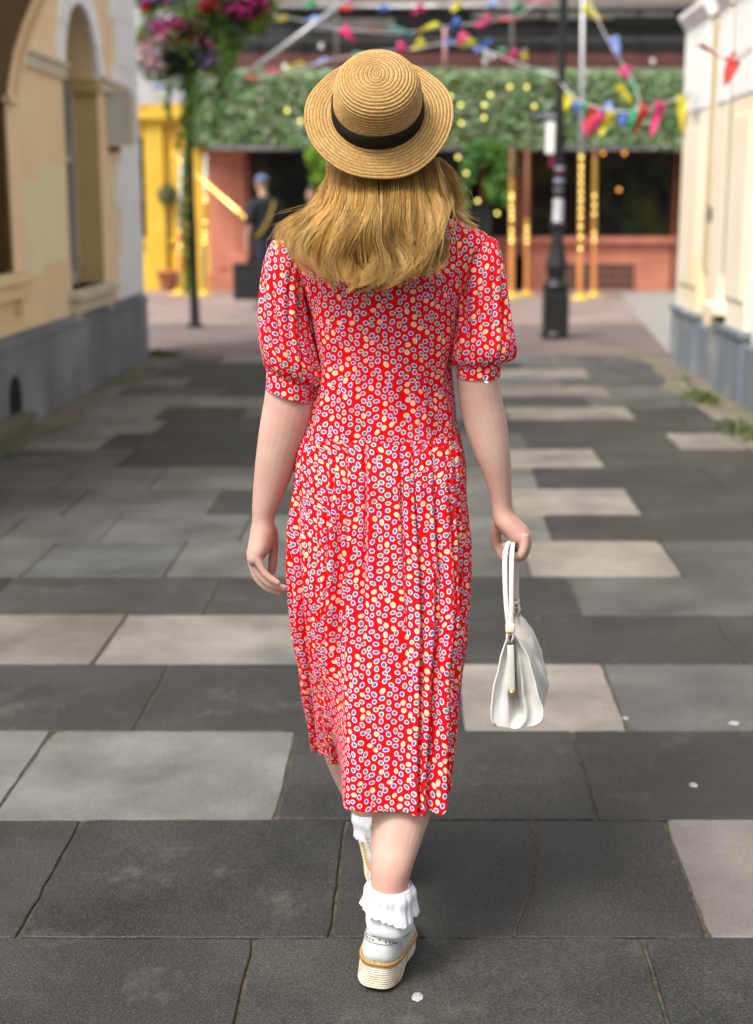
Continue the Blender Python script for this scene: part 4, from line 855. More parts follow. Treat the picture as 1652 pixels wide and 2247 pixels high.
def make_shoe(parent, piv, yaw, pitch, label=None, roll=0.0):
    # local frame: y forward from the back of the heel, x right, z up from the ground; rotates about the given point
    R = np.array(Euler((0, 0, -yaw)).to_matrix()) @ np.array(Euler((pitch, 0, 0)).to_matrix()) @ np.array(Euler((0, roll, 0)).to_matrix())
    pv = np.array(piv[0]); wp = np.array(piv[1]); Tf = lambda V: (np.asarray(V, dtype=float) - pv) @ R.T + wp
    L_ = .262; zs = lambda y, k: np.interp(y, [0, .06, .085, .11, .2, L_], [0, 0, .016, .012, 0, .012]) if k == 0 else np.interp(y, [0, .07, .10, .2, L_], [.044, .042, .036, .026, .030])
    # sole in nine layers for the ribbed edge
    rs = []; NL = 10; fu = []
    for l in range(NL + 1):
        for q in ((0.0, .0012), (.35, 0.0), (.8, 0.0)):
            if l == NL and q[0] > 0: break
            f = (l + q[0]) / NL; ol = shoe_outline(0, .0505 - .0012 + (0 if q[1] else .0012) - .002 * f, .0 + .003 * f + (.0 if q[1] else -.001), L_ - .004 * (1 - f))
            rs.append([(x, y, zs(y, 0) * (1 - f) + zs(y, 1) * f) for x, y in ol]); fu += [(0, f)] * 56
    g = ringloft(rs); shoe = part('shoe', (Tf(g[0]), g[1]), M_sole, parent, smooth=False, uv=np.array(fu))
    if label: shoe['label'] = label
    up0 = lambda y: zs(y, 1)
    rs = [[(x, y, up0(y) + h) for x, y in shoe_outline(0, w_, a, L_ + .002 - a)] for w_, a, h in ((.0508, -.001, .0002), (.0515, -.0015, .003), (.0505, -.001, .0055), (.0465, .003, .0072), (.046, .004, .0072))]
    g = ringloft(rs); welt = part('welt', (Tf(g[0]), g[1]), M_welt, shoe, smooth=True)
    ol = shoe_outline(0, .0492, .001, L_, 120); m = MB()
    for i in range(0, 120, 2):
        a, b = ol[i], ol[(i + 1) % 120]; m.tube([(a[0], a[1], up0(a[1]) + .0068), (b[0], b[1], up0(b[1]) + .0068)], .0008, 5)
    V, Fq, _ = m.geo(); part('stitching', (Tf(V), Fq), M_stitch, shoe)
    # upper: horizontal rings, the front edge drawing back as it rises
    spec = [(.0455, .004, L_ - .004, .006), (.0465, .000, L_ - .005, .018), (.0445, .001, L_ - .016, .032), (.0415, .004, L_ - .045, .046), (.0385, .007, L_ - .085, .060), (.0365, .009, L_ - .115, .075), (.0355, .010, L_ - .135, .088), (.034, .0105, L_ - .145, .097), (.0325, .0125, L_ - .150, .099), (.031, .016, L_ - .152, .092), (.030, .018, L_ - .155, .07)]
    rs = []
    for w_, a, b_, h in [(w_, a, b_, .006 + (h - .006) * .78) for w_, a, b_, h in spec]:
        rs.append([(x, y, up0(y) + h * (1 if h < .05 else 1 - .10 * math.sin(PI * min(1, max(0, (y - a) / (b_ - a)))))) for x, y in shoe_outline(0, w_, a, b_)])
    A_ = catmull(np.array(rs).reshape(len(rs), -1), 40).reshape(40, -1, 3); g = ringloft([list(map(tuple, r)) for r in A_])
    upper = part('upper', (Tf(g[0]), g[1]), M_leather, shoe, smooth=True)
    # brogue seam round the heel with punched holes, back strap seams, laces
    m = MB()
    def on(i, f, off=.0006):                  # point on ring row i at outline fraction f (0 = heel back)
        r = A_[i]; n = len(r); k = f * n; a = int(math.floor(k)) % n; b = (a + 1) % n; q = k - math.floor(k); p = r[a] * (1 - q) + r[b] * q; c = r.mean(0); d = p - c; d[2] = 0; return p + d / np.linalg.norm(d) * off
    for row in (15, 19):
        pts = [on(row - abs(f) * 34, f % 1) if False else on(max(3, int(row - (abs(f) / .3) ** 2 * 7)), f % 1) for f in np.linspace(-.27, .27, 50)]
        m.tube(pts, .0011, 5)
    for f in (-.028, .028): m.tube([on(i, f % 1) for i in range(19, 30)], .0012, 5)
    for f in np.linspace(-.22, .22, 17): m.ball(on(max(4, int(17 - (abs(f) / .3) ** 2 * 7)), f % 1, .0006), .0024, 4)
    V, Fq, _ = m.geo(); part('brogue_trim', (Tf(V), Fq), M_broc, shoe)
    m = MB(); zl = up0(.15) + .066
    for i in range(4):
        y = .125 + i * .014; z = .060 - i * .0075 + up0(y); m.tube([(-.022, y, z), (0, y + .004, z + .007), (.022, y, z)], .0018, 6)
    m.tube([(.01, .112, .100), (.034, .104, .104), (.047, .104, .092), (.052, .104, .078)], .0018, 6); m.tube([(-.01, .112, .100), (-.03, .115, .098), (-.045, .12, .08)], .0018, 6)
    V, Fq, _ = m.geo(); part('lace', (Tf(V), Fq), M_lace, shoe, smooth=True)
    return shoe, Tf
def make_sock(parent, rings, frill, seed, label=None):
    g = loft(rings, 40, 48, lambda S, TH: .0006 * np.sin(TH * 40 + 3 * np.sin(S * 30)) + .0008 * np.sin(S * 60), cap=True)
    s = part('sock', g[:2], M_sock, parent, smooth=True, uv=g[2])
    if label: s['label'] = label
    rg = np.random.default_rng(seed); ph = rg.uniform(0, 6, 4)
    def dsp(S, TH): return S ** 1.4 * (.0045 * np.sin(5 * TH + ph[0]) + .0022 * np.sin(11 * TH + ph[1]) + .0009 * np.sin(23 * TH + ph[2])) + S * .002 + .0015 * np.sin(S * 14)
    def wrp(V, S, TH):
        V = V.copy(); V[..., 2] -= (S[:, None] > .93) * (.0035 * np.abs(np.sin(TH * 13))[None, :]) + S[:, None] ** 2 * .006 * np.sin(2 * TH + ph[3])[None, :]; return V
    g = loft(frill, 26, 260, dsp, wrp, cap=False)
    o = part('frill', g[:2], M_sock, s, smooth=True, uv=g[2]); q = o.modifiers.new('thickness', 'SOLIDIFY'); q.thickness = .0012
    return s
hb = G(821, 2164, .012)
sh1, _ = make_shoe(woman, ((0, .0, .0), (hb[0], hb[1] - .008, .012)), math.radians(11), -math.radians(5), roll=math.radians(4))
make_sock(woman, [RG(808, 1940, 903, 1944, 2.507, .043), RG(806, 1990, 900, 1994, 2.502, .041), RG(806, 2026, 899, 2030, 2.500, .040), RG(806, 2040, 890, 2044, 2.505, .036), RG(806, 2056, 880, 2060, 2.515, .031), RG(814, 2074, 862, 2076, 2.53, .022)],
          [RG(808, 1946, 902, 1950, 2.506, .0435), RG(807, 1938, 904, 1942, 2.507, .046), RG(805, 1948, 906, 1953, 2.505, .047), RG(801, 1968, 909, 1975, 2.503, .048), RG(797, 1990, 910, 2004, 2.50, .050)], 3, None)
g2 = loft([RG(803, 1994, 903, 1998, 2.50, .043), RG(801, 2016, 905, 2022, 2.50, .045), RG(803, 2031, 903, 2036, 2.50, .043), RG(808, 2034, 898, 2039, 2.50, .040)], 16, 60, lambda S, TH: .0015 * np.sin(TH * 5 + 1), cap=False)
part('sock_roll', g2[:2], M_sock, woman, smooth=True, uv=g2[2])
hb2 = G(848, 1962)
make_shoe(woman, ((0, 0, 0), (hb2[0], hb2[1], .004)), math.radians(-5), math.radians(15))
make_sock(woman, [RG(774, 1778, 840, 1778, 2.985, .040), RG(783, 1805, 846, 1805, 2.99, .039), RG(790, 1835, 852, 1835, 3.0, .040), RG(798, 1862, 855, 1862, 3.01, .042)],
          [RG(774, 1784, 840, 1784, 2.985, .041), RG(772, 1778, 842, 1778, 2.985, .044), RG(776, 1800, 848, 1800, 2.99, .048), RG(782, 1826, 854, 1826, 2.995, .052)], 8, None)

# ------------------------------------------------------------------ handbag
M_bag = mat('white_pearl_leather', (.60, .59, .56), (.56, .545, .50), 9, .34, .12, 420, spec=.5, coat=.15)
M_strap = mat('white_strap_leather', (.66, .66, .63), (.62, .60, .55), 30, .4, .1, 400); M_edge = mat('cream_leather_edge', (.74, .65, .50), rough=.5)
M_gold = mat('gold_fitting', (.75, .5, .15), rough=.25, metal=1)
bp_ = P(1130, 1592, 2.62); bag = thing('handbag', 'white leather handbag hanging from the hand of the person in the red dress', 'handbag', (bp_[0], 2.74, bp_[2]))
Ya, Yb = 2.625, 2.885; zb = P(1130, 1592, Ya)[2]; zt = P(1120, 1392, Ya)[2]; xa = P(1121, 1392, Ya)[0]; xl, xr = P(1078, 1560, Ya)[0], P(1189, 1560, Ya)[0]
ztf = P(1135, 1350, Yb)[2]
nz = 26; tz = np.linspace(0, 1, nz)
def half(sg, v, ty):       # side curve bottom -> top at lengthwise position v
    bul = 1 + .10 * math.sin(PI * v); top = (zt + (ztf - zt) * v) - .028 * math.sin(PI * v); x0 = xa + (P(1135, 1350, Yb)[0] - xa) * v
    wx = (xl - xa) if sg < 0 else (xr - xa)
    prof = np.interp(tz, [0, .03, .09, .2, .45, .75, .92, 1], [.74, .92, 1.0, 1.0, .84, .53, .26, .08])
    crease = 1 + (.05 * np.sin(tz * 9 + v * 7 + sg) + .035 * np.sin(tz * 5 - v * 13 + sg * 2) + .02 * np.sin(tz * 17 + v * 19)) * (1 - tz) * tz * 4
    sh_ = (P(1135, 1350, Yb)[0] - xa) * v
    return np.stack([x0 + wx * prof * bul * crease * (1 if sg < 0 else 1), np.full(nz, ty), zb + (top - zb) * tz], 1)
NV = 22; secs = []
for i in range(NV):
    v = i / (NV - 1); y = Ya + (Yb - Ya) * v
    Lh, Rh = half(-1, v, y), half(1, v, y)
    if v < .001 or v > .999: pass
    secs.append(np.concatenate([Lh[::-1], Rh]))
secs = np.array(secs); endpull = np.clip(1 - np.abs(np.linspace(-1, 1, NV)) ** 8, 0, 1)
n2 = 2 * nz; id_ = np.arange(NV * n2).reshape(NV, n2); V = secs.reshape(-1, 3)
Fb = [(id_[i, j], id_[i, (j + 1) % n2], id_[i + 1, (j + 1) % n2], id_[i + 1, j]) for i in range(NV - 1) for j in range(n2)]
Vg = [V]; k0 = len(V)
for e, sgn in ((0, 1), (NV - 1, -1)):          # gussets folded inward
    Lh = secs[e][:nz][::-1]; Rh = secs[e][nz:]; cols = 29; grid = []
    for c in range(cols):
        f = c / (cols - 1); q = Lh * (1 - f) + Rh * f; dip = ((1 - abs(2 * f - 1) ** 1.2) * .030 + .050 * math.exp(-((f - .5) / .085) ** 2)) * np.clip((tz - .02) / .3, 0, 1) * (1 - .5 * tz); lip = .006 * math.exp(-((f - .5) / .16) ** 2) * np.exp(-tz / .05)
        bulge = .026 * (math.exp(-((f - .33) / .08) ** 2) + math.exp(-((f - .67) / .08) ** 2)) * np.sin(PI * np.clip(tz * 1.2, 0, 1))
        q = q.copy(); q[:, 1] += sgn * (dip - bulge - lip); q[:, 2] -= .004 * math.sin(PI * f) ** .6 * np.exp(-tz / .08); grid.append(q)
    grid = np.array(grid); ii = k0 + np.arange(cols * nz).reshape(cols, nz); Vg.append(grid.reshape(-1, 3)); k0 += cols * nz
    Fb += [(ii[c, r], ii[c + 1, r], ii[c + 1, r + 1], ii[c, r + 1]) for c in range(cols - 1) for r in range(nz - 1)]
bb = part('bag_body', (np.concatenate(Vg), Fb), M_bag, bag, smooth=True)
m = MB()
for e, sg in ((0, -1), (NV - 1, 1)):
    for hh in (secs[e][:nz], secs[e][nz:]): m.tube(hh + (0, sg * .001, 0), .0022, 6)
split_part('piping', m, M_strap, bb, True)
def strap(parent, pts, w, th, m_, k=40):
    q = catmull([P(*p) for p in pts], k); T = np.gradient(q, axis=0); T /= np.linalg.norm(T, axis=1)[:, None]; A_ = np.cross(T, np.array([0, 1, 0])); bad = np.linalg.norm(A_, axis=1) < .2
    A_ = np.tile(np.array([1.0, 0, 0]), (k, 1)); A_ -= T * (A_ * T).sum(1)[:, None]; A_ /= np.linalg.norm(A_, axis=1)[:, None]; B_ = np.cross(T, A_)
    V = []; n = 12
    for i in range(k):
        for j in range(n):
            a = 2 * PI * j / n; e = .7; V.append(q[i] + A_[i] * w * math.copysign(abs(math.cos(a)) ** e, math.cos(a)) + B_[i] * th * math.copysign(abs(math.sin(a)) ** e, math.sin(a)))
    Fc = [(i * n + j, i * n + (j + 1) % n, (i + 1) * n + (j + 1) % n, (i + 1) * n + j) for i in range(k - 1) for j in range(n)] + [tuple(range(n - 1, -1, -1)), tuple((k - 1) * n + j for j in range(n))]
    return part('handle', (V, Fc), m_, parent, smooth=True)
strap(bag, [(1116, 1376, 2.618), (1111, 1330, 2.618), (1108, 1270, 2.625), (1108, 1222, 2.65), (1113, 1196, 2.69), (1120, 1190, 2.73), (1128, 1212, 2.78), (1131, 1260, 2.83), (1132, 1318, 2.872)], .0048, .0026, M_strap)
strap(bag, [(1122, 1376, 2.616), (1122, 1330, 2.614), (1122, 1270, 2.622), (1123, 1222, 2.65), (1125, 1198, 2.69), (1127, 1192, 2.73), (1132, 1214, 2.78), (1134, 1260, 2.83), (1134, 1318, 2.874)], .0045, .0026, M_strap)
for (a, b, Y, s_) in ((1119, 1378, 2.612, 1.0), (1133, 1318, 2.876, .75)):
    c = P(a, b, Y); m = MB(); m.box((c[0] - .0088 * s_, Y - .007, c[2] - .0085 * s_), (c[0] + .0088 * s_, Y + .007, c[2] + .0085 * s_), bev=.003); kp = part('keeper', m.geo(), M_edge, bag, smooth=True)
    c = P(a + 1, b + 28, Y); m = MB(); m.tube([c + (.0045 * math.sin(q), .0, .013 * math.cos(q)) for q in np.linspace(0, 2 * PI, 20)], .0018, 6, cap=False); part('ring', m.geo(), M_gold, bag, smooth=True)
    m = MB(); m.tube([P(a - 5, b + 8, Y), P(a - 7, b + 20, Y), P(a - 2, b + 32, Y), P(a + 3, b + 32, Y), P(a + 7, b + 20, Y), P(a + 5, b + 8, Y)], .0024, 6); part('loop', m.geo(), M_strap, bag, smooth=True)
q = strap(bag, [(1120, 1416, 2.603), (1121, 1440, 2.603), (1122, 1480, 2.606), (1123, 1516, 2.612)], .0068, .003, M_strap, 20); q.name = 'zip_tab'
m = MB(); m.ball(P(1123, 1520, 2.610), (.0062, .005, .0055), 8); part('zip_tip', m.geo(), M_gold, q, smooth=True)
# ------------------------------------------------------------------ building on the left
rng = np.random.default_rng(77)
XL = -2.72; XR = 2.41
M_cream = mat('cream_render', (.90, .68, .43), (.82, .60, .37), 1.6, .85, .2, 40, c3=(.80, .66, .44), s3=1.1, stretch=(1, 1, .4))
M_creamR = mat('pale_cream_paint', (.86, .78, .64), (.83, .73, .57), 1.8, .75, .12, 40, c3=(.86, .70, .46), s3=1.0)
M_white = mat('white_masonry_paint', (.88, .88, .89), (.80, .81, .83), 3, .7, .2, 30)
M_whiteR = mat('white_paint_and_glare', (.90, .90, .88), (.86, .86, .84), 3, .6, .1, 30)  # on frieze and cornice this paints overexposed cream as white
M_plinth = mat('slate_blue_plinth_paint', (.125, .138, .165), (.19, .205, .235), 2.2, .6, .35, 25, c3=(.26, .27, .29), s3=1.3, stretch=(1, 1, .35))
M_plinthR = mat('blue_grey_plinth_paint', (.15, .175, .21), (.21, .235, .27), 2.2, .6, .35, 25, c3=(.33, .33, .31), s3=2.2, stretch=(1, 1, .4))
M_trim = mat('stone_trim', (.64, .58, .46), (.56, .50, .38), 3, .8, .15, 50)
M_ochre = mat('ochre_reveal', (.58, .42, .21), (.52, .37, .17), 3, .8, .1, 40)
M_brown = mat('brown_paint_and_shade', (.13, .075, .02), (.10, .055, .013), 3, .7, .1, 40)  # on the window recess and hood this brown is shade put into colour
M_glass = mat('dark_window_glass', (.02, .022, .022), rough=.06, spec=.6)
M_frame = mat('window_frame_paint', (.42, .42, .38), (.36, .36, .33), 4, .6)
M_grey = mat('grey_box_paint', (.50, .52, .50), (.44, .46, .44), 2, .5)
M_black = mat('black_iron_paint', (.012, .012, .013), (.02, .02, .02), 10, .35, .1, 60)
M_void = mat('dark_void', (.004, .004, .004), rough=.9)
LW = lambda d, s, z: (XL + K * s + d, s, z)
RW = lambda d, s, z: (XR + K * s - d, s, z)
def wbox(m, f, s0, s1, z0, z1, d0, d1, mi=0, bev=0): m.box((d0, s0, z0), (d1, s1, z1), mi, f, bev)
def arch_poly(s0, s1, z0, zs, n=20, scal=0):
    c, r = (s0 + s1) / 2, (s1 - s0) / 2; p = [(s0, z0), (s1, z0)]
    for i in range(n + 1):
        a = PI * i / n; rr = r * (1 + scal * (.5 - abs(((a / PI * 9) % 1) - .5) * 2)); p.append((c + rr * math.cos(a), zs + rr * math.sin(a)))
    return p
lb = thing('cream_building', 'cream rendered building on the left with arched windows and white quoins', 'building', LW(0, 10, 0))
m = MB(); wbox(m, LW, 5.6, 13.98, .55, 5.2, -.55, 0)  # wall ends short of the viewpoint so open sky lights the figure
cut = []
c = MB(); c.prism(arch_poly(11.12, 12.27, .80, 2.42), lambda s, z: LW(.3, s, z), lambda s, z: LW(-.30, s, z)); cut.append(c.geo()[:2])
c = MB(); c.prism(arch_poly(8.0, 9.58, 1.02, 2.25), lambda s, z: LW(.3, s, z), lambda s, z: LW(-.35, s, z)); cut.append(c.geo()[:2])
part('wall', carve(m.geo()[:2], cut), M_cream, lb)
m = MB()                                                            # plinth, rounded at the far corner
out = [(0.075, 5.6), (0.075, 13.72)] + [(0.075 - .30 * (1 - math.cos(a)), 13.72 + .30 * math.sin(a)) for a in np.linspace(.2, PI / 2, 7)] + [(-.55, 14.02), (-.55, 5.6)]
m.prism(out, lambda d, s: LW(d, s, -.03), lambda d, s: LW(d, s, .52))
for (g_, z0, z1) in ((.03, .52, .56), (.045, .56, .585), (.0, .585, .62)):
    o2 = [(d + (g_ if d > -.3 else 0) - .03, s) for d, s in out]; m.prism(o2, lambda d, s: LW(d, s, z0), lambda d, s: LW(d, s, z1))
part('plinth', m.geo(), M_plinth, lb)
m = MB()
for i in range(11):                                                 # white quoins at the corner
    z0 = .62 + i * .40; w_ = 1.14 if i % 2 == 0 else .98
    pr_ = [(.030, 13.98 - w_), (.030, 13.86), (.0, 13.98 + .03), (-.5, 14.01), (-.5, 13.98 - w_)]
    m.prism(pr_, lambda d, s: LW(d, s, z0 + .018), lambda d, s: LW(d, s, z0 + .385))
    m.prism([(d - .012, s) for d, s in pr_], lambda d, s: LW(d, s, z0 - .016), lambda d, s: LW(d, s, z0 + .018))
part('quoins', m.geo(), M_white, lb)
m = MB()
for a, b in ((9.9, 11.12), (12.27, 13.34)):
    wbox(m, LW, a, b, 2.37, 2.46, .0, .035); wbox(m, LW, a, b, 2.46, 2.485, .0, .06)
split_part('string_course', m, M_trim, lb)
m = MB()                                                            # scalloped arch surround
N_ = 46
for i in range(N_):
    a0, a1 = PI * i / N_, PI * (i + 1) / N_; t = (i % 5) / 5.0; ro = .575 + .18 + (.018 if i % 5 in (1, 2, 3) else 0); ri = .575 - .012 + (.016 if i % 5 in (2,) else 0)
    q = [(11.695 + r * math.cos(a), 2.42 + r * math.sin(a)) for r, a in ((ri, a0), (ro, a0), (ro, a1), (ri, a1))]
    m.prism(q, lambda s, z: LW(-.02, s, z), lambda s, z: LW(.028 + (.008 if i % 5 == 2 else 0), s, z))
part('arch_surround', m.geo(), M_white, lb)
w1 = MB()
for s0, s1, z0, z1 in ((11.12, 11.20, .8, 2.42), (12.19, 12.27, .8, 2.42), (11.12, 12.27, .8, .9), (11.12, 12.27, 1.78, 1.85), (11.66, 11.72, .9, 2.95)): wbox(w1, LW, s0, s1, z0, z1, -.285, -.20)
wf = part('window_frame', w1.geo(), M_frame, lb)
m = MB(); m.prism(arch_poly(11.12, 12.27, .80, 2.42), lambda s, z: LW(-.27, s, z), lambda s, z: LW(-.295, s, z)); part('window_pane', m.geo(), M_glass, wf)
m = MB(); wbox(m, LW, 12.262, 12.275, .8, 2.40, -.2, .004); wbox(m, LW, 12.2, 12.28, 2.36, 2.46, -.2, .03); part('window_reveal', m.geo(), M_ochre, lb)
for a, b, z in ((11.0, 12.42, .80), (7.9, 9.75, 1.02)):
    m = MB(); wbox(m, LW, a, b, z - .07, z, -.2, .11, bev=.008); wbox(m, LW, a + .04, b - .04, z - .17, z - .07, 0, .07); wbox(m, LW, a + .06, a + .2, z - .27, z - .17, 0, .05); wbox(m, LW, b - .2, b - .06, z - .27, z - .17, 0, .05)
    part('window_sill', m.geo(), M_trim if z < 1 else M_cream, lb)
m = MB(); wbox(m, LW, 9.50, 9.57, 1.03, 2.2, -.34, -.0035); wbox(m, LW, 8.05, 9.5, 1.03, 2.9, -.345, -.30); part('shaded_reveal', m.geo(), M_brown, lb)  # brown boxes paint the shade inside the nearer cream recess
# curved corbelled hood above the nearer window
pf = [(0, 2.15), (.03, 2.15), (.055, 2.28), (.09, 2.42), (.15, 2.58), (.235, 2.75), (.34, 2.92), (.48, 3.08), (.66, 3.22), (.66, 3.5), (0, 3.5)]
m = MB(); m.prism(pf, lambda d, z: LW(d, 7.0, z), lambda d, z: LW(d, 9.5, z)); hood = part('hood', m.geo(), M_brown, lb)  # cream hood coloured brown for the shade on it
m = MB()
for k_, (o_, s0, s1) in enumerate(((.0, 9.5, 9.62), (.03, 9.62, 9.70))):
    pf2 = [(0, 2.15 - o_)] + [(d + .012 + o_ * .6, z - o_) for d, z in pf[1:-2]] + [(.68, 3.5), (0, 3.5)]
    m.prism(pf2, lambda d, z: LW(d, s0, z), lambda d, z: LW(d, s1, z))
wbox(m, LW, 9.48, 9.74, 2.10, 2.15, 0, .06)
part('archivolt', m.geo(), M_cream, lb)
m = MB(); m.prism(arch_poly(9.05, 9.32, .06, .24, 12), lambda s, z: LW(.06, s, z), lambda s, z: LW(.0775, s, z)); part('air_vent', m.geo(), M_void, lb)
m = MB(); wbox(m, LW, 12.62, 12.86, 1.96, 2.39, .0, .20, bev=.01); sb = thing('wall_cabinet', 'grey metal cabinet fixed high on the cream wall beside the arched window', 'cabinet', LW(.1, 13, 2.0)); part('case', m.geo(), M_grey, sb)
m = MB()
wbox(m, LW, 12.606, 12.66, 1.945, 2.405, .19, .215); wbox(m, LW, 12.606, 12.64, 2.385, 2.41, .0, .19); wbox(m, LW, 12.606, 12.64, 1.94, 1.965, .0, .19)
split_part('edge_trim', m, M_trim, sb)
m = MB(); wbox(m, LW, 12.62, 12.7, 1.89, 1.958, .0, .09, bev=.01); part('bracket', m.geo(), M_brown, sb)
m = MB(); m.prism([(0, 8.2), (.16, 8.2), (.10, 9.20), (0, 9.25)], lambda d, s: LW(d + .08, s, -.02), lambda d, s: LW(d + .08, s, .09)); m.prism([(-.0, 8.15), (.18, 8.15), (.12, 9.23), (0, 9.28)], lambda d, s: LW(d + .08, s, .09), lambda d, s: LW(d + .08, s, .13))
tag(part('stone_step', m.geo(), mat('mossy_step', (.16, .15, .11), (.11, .12, .06), 8, .9, .5, 60), loc=LW(.2, 8.8, 0)), 'low mossy stone step against the foot of the left wall', 'step')

m = MB(); pp_ = [WL(x, y, XL) for x, y in ((86, 365), (140, 362), (146, 572), (96, 580), (92, 606), (52, 612), (50, 400), (84, 398))]
m.prism(pp_, lambda s, z: LW(.0, s, z), lambda s, z: LW(.0022, s, z)); part('repainted_patch', m.geo(), mat('pale_green_cream_paint', (.84, .77, .50), (.78, .71, .46), 2, .8, .1, 40), lb)
# ------------------------------------------------------------------ building on the right
rb = thing('pale_cream_building', 'pale cream building on the right with pilasters and a cornice whitened by glare', 'building', RW(0, 11, 0))
m = MB(); wbox(m, RW, 5.2, 13.35, .45, 4.3, -.6, 0); part('wall', m.geo(), M_creamR, rb)  # unseen top kept low so more sky light reaches the opposite wall
def sR(px): return WL(px, 450, XR)[0]
PIL = [(13.42, sR(1552) , .05, 0), (sR(1572) , sR(1594), .03, 1), (sR(1610), sR(1662), .05, 0), (6.2, 7.3, .12, 0), (4.9, 5.5, .1, 0)]
PIL = [(min(a, b), max(a, b), c, d) for a, b, c, d in PIL]
pls = []
for a, b, d, k_ in PIL:
    m = MB(); wbox(m, RW, a, b, .5, 3.0, -.02, d, bev=.012)
    if k_ == 0: wbox(m, RW, a + .12 * (b - a), b - .12 * (b - a), .75, 2.1, d, d + .018, bev=.006)
    part('pilaster', m.geo(), M_creamR, rb)
m = MB()
for a, b, d, k_ in PIL:
    wbox(m, RW, a - .01, b + .01, 2.24, 2.98, -.02, d + .012, bev=.012)
split_part('frieze_panel', m, M_whiteR, rb)
m = MB()
for z0, z1, d in ((2.98, 3.02, .03), (3.02, 3.06, .055), (3.06, 3.10, .08)):
    for a, b, e, k_ in PIL: wbox(m, RW, a - .05, b + .03, z0, z1, -.02, d + e)
for z0, z1, d in ((2.99, 3.06, .03), (3.45, 3.55, .2)): wbox(m, RW, 5.2, 13.30, z0, z1, -.02, d)
part('cornice', m.geo(), M_whiteR, rb)
m = MB(); wbox(m, RW, 5.2, 13.40, -.03, .44, -.6, .045, bev=.01)
for a, b, d, k_ in PIL:
    if k_ == 0: wbox(m, RW, a - .04, b + .03, -.03, .48, -.6, d + .03, bev=.015); wbox(m, RW, a - .06, b + .05, .48, .54, -.6, d + .05, bev=.012)
part('plinth', m.geo(), M_plinthR, rb)
m = MB(); s_, z_ = WL(1557, 470, XR); wbox(m, RW, s_ - .10, s_ + .10, z_ - .055, z_ + .06, .0, .012); s_, z_ = WL(1592, 690, XR); wbox(m, RW, s_ - .22, s_ + .16, z_ - .045, z_ + .05, .04, .062); s_, z_ = WL(1546, 118, XR)
split_part('air_brick', m, M_void, rb)
m = MB()
for s_ in (sR(1557), sR(1600)): wbox(m, RW, s_ - .05, s_ + .05, .9, 2.9, 0, .03)
part('shadow_strip', m.geo(), mat('beige_shadow', (.46, .38, .24), (.52, .43, .28), 3, .8), rb)  # beige strips paint the shadows beside the pilasters
m = MB(); wbox(m, RW, sR(1598) - .35, sR(1598) + .2, .60, .68, 0, .14, bev=.01); part('ledge', m.geo(), M_creamR, rb)

# ------------------------------------------------------------------ shop frontage across the square
M_salmon = mat('salmon_paint', (.52, .20, .13), (.44, .15, .095), 2.5, .75, .2, 40)
M_redbr = mat('red_brown_paint', (.20, .055, .025), (.26, .075, .035), 3, .6, .15, 40)
M_fascia = mat('charcoal_fascia', (.010, .010, .011), (.020, .020, .020), 3, .55, .1, 30)
M_maroon = mat('maroon_board', (.105, .035, .028), (.14, .05, .04), 3, .6)
M_stone = mat('weathered_pale_stone', (.34, .32, .29), (.26, .245, .22), 3, .8, .3, 30)
M_shopglass = mat('shop_glass', (.006, .006, .006), (.05, .042, .006), 1.3, .10, spec=.3, lo=.5, hi=.72, c3=(.018, .03, .012), s3=2.0)  # mottled patches paint reflections into the glass colour
M_steel = mat('galvanised_steel', (.42, .42, .42), (.33, .33, .33), 20, .38, .15, 120, metal=.65)
M_yellow = mat('yellow_paint', (.70, .455, .05), (.62, .385, .035), 2.5, .55, .15, 40)
Y0 = 24.3
def fbox(m, x0, y0, x1, y1, Y=Y0, dep=.1, mi=0, bev=0):      # pixel box on the frontage plane -> box with real depth going back
    a = P(x0, y1, Y); b = P(x1, y0, Y); m.box((a[0], Y, max(a[2], -.02)), (b[0], Y + dep, b[2]), mi, None, bev); return m
shop = thing('shop', 'dark fronted shop across the square under a leafy canopy', 'shop', (2, Y0, 0))
m = MB(); fbox(m, 455, -260, 1700, 160, Y0, 1.2); fbox(m, 455, 155, 1700, 335, Y0 + .02, 1.1); part('upper_wall', m.geo(), M_fascia, shop)
m = MB(); fbox(m, 455, 116, 1700, 148, Y0 - .08, .078); part('fascia_board', m.geo(), M_maroon, shop)
m = MB(); fbox(m, 455, 149, 1700, 158, Y0 - .14, .12); fbox(m, 455, -2, 1700, 7, Y0 - .12, .11); fbox(m, 690, 40, 865, 68, Y0 - .03, .028); fbox(m, 1196, 26, 1480, 42, Y0 - .05, .048); fbox(m, 1030, 27, 1190, 40, Y0 - .05, .048); part('pale_cornice', m.geo(), M_stone, shop)
m = MB(); fbox(m, 455, 68, 1700, 76, Y0 - .05, .048); fbox(m, 455, 100, 1700, 106, Y0 - .04, .038); part('moulding', m.geo(), mat('dark_moulding', (.05, .05, .053), rough=.5), shop)
M_dk2 = mat('dark_shutter', (.012, .012, .013), (.03, .03, .032), 4, .4, stretch=(1, 1, 6))
for x in range(470, 1700, 118):
    m = MB(); fbox(m, x, 78, x + 96, 98, Y0 - .03, .028, bev=.01); part('upper_panel', m.geo(), M_dk2, shop)
m = MB(); fbox(m, 455, 84, 1700, 88, Y0 - .34, .04); part('cable_tray', m.geo(), mat('cable_grey', (.10, .10, .10), rough=.6), shop)
for x in (560, 660, 1030, 1190, 1400):
    m = MB(); m.tube([P(x, -30, Y0 - .06), P(x + 6, 118, Y0 - .12)], .018, 6); part('cable', m.geo(), M_black, shop)
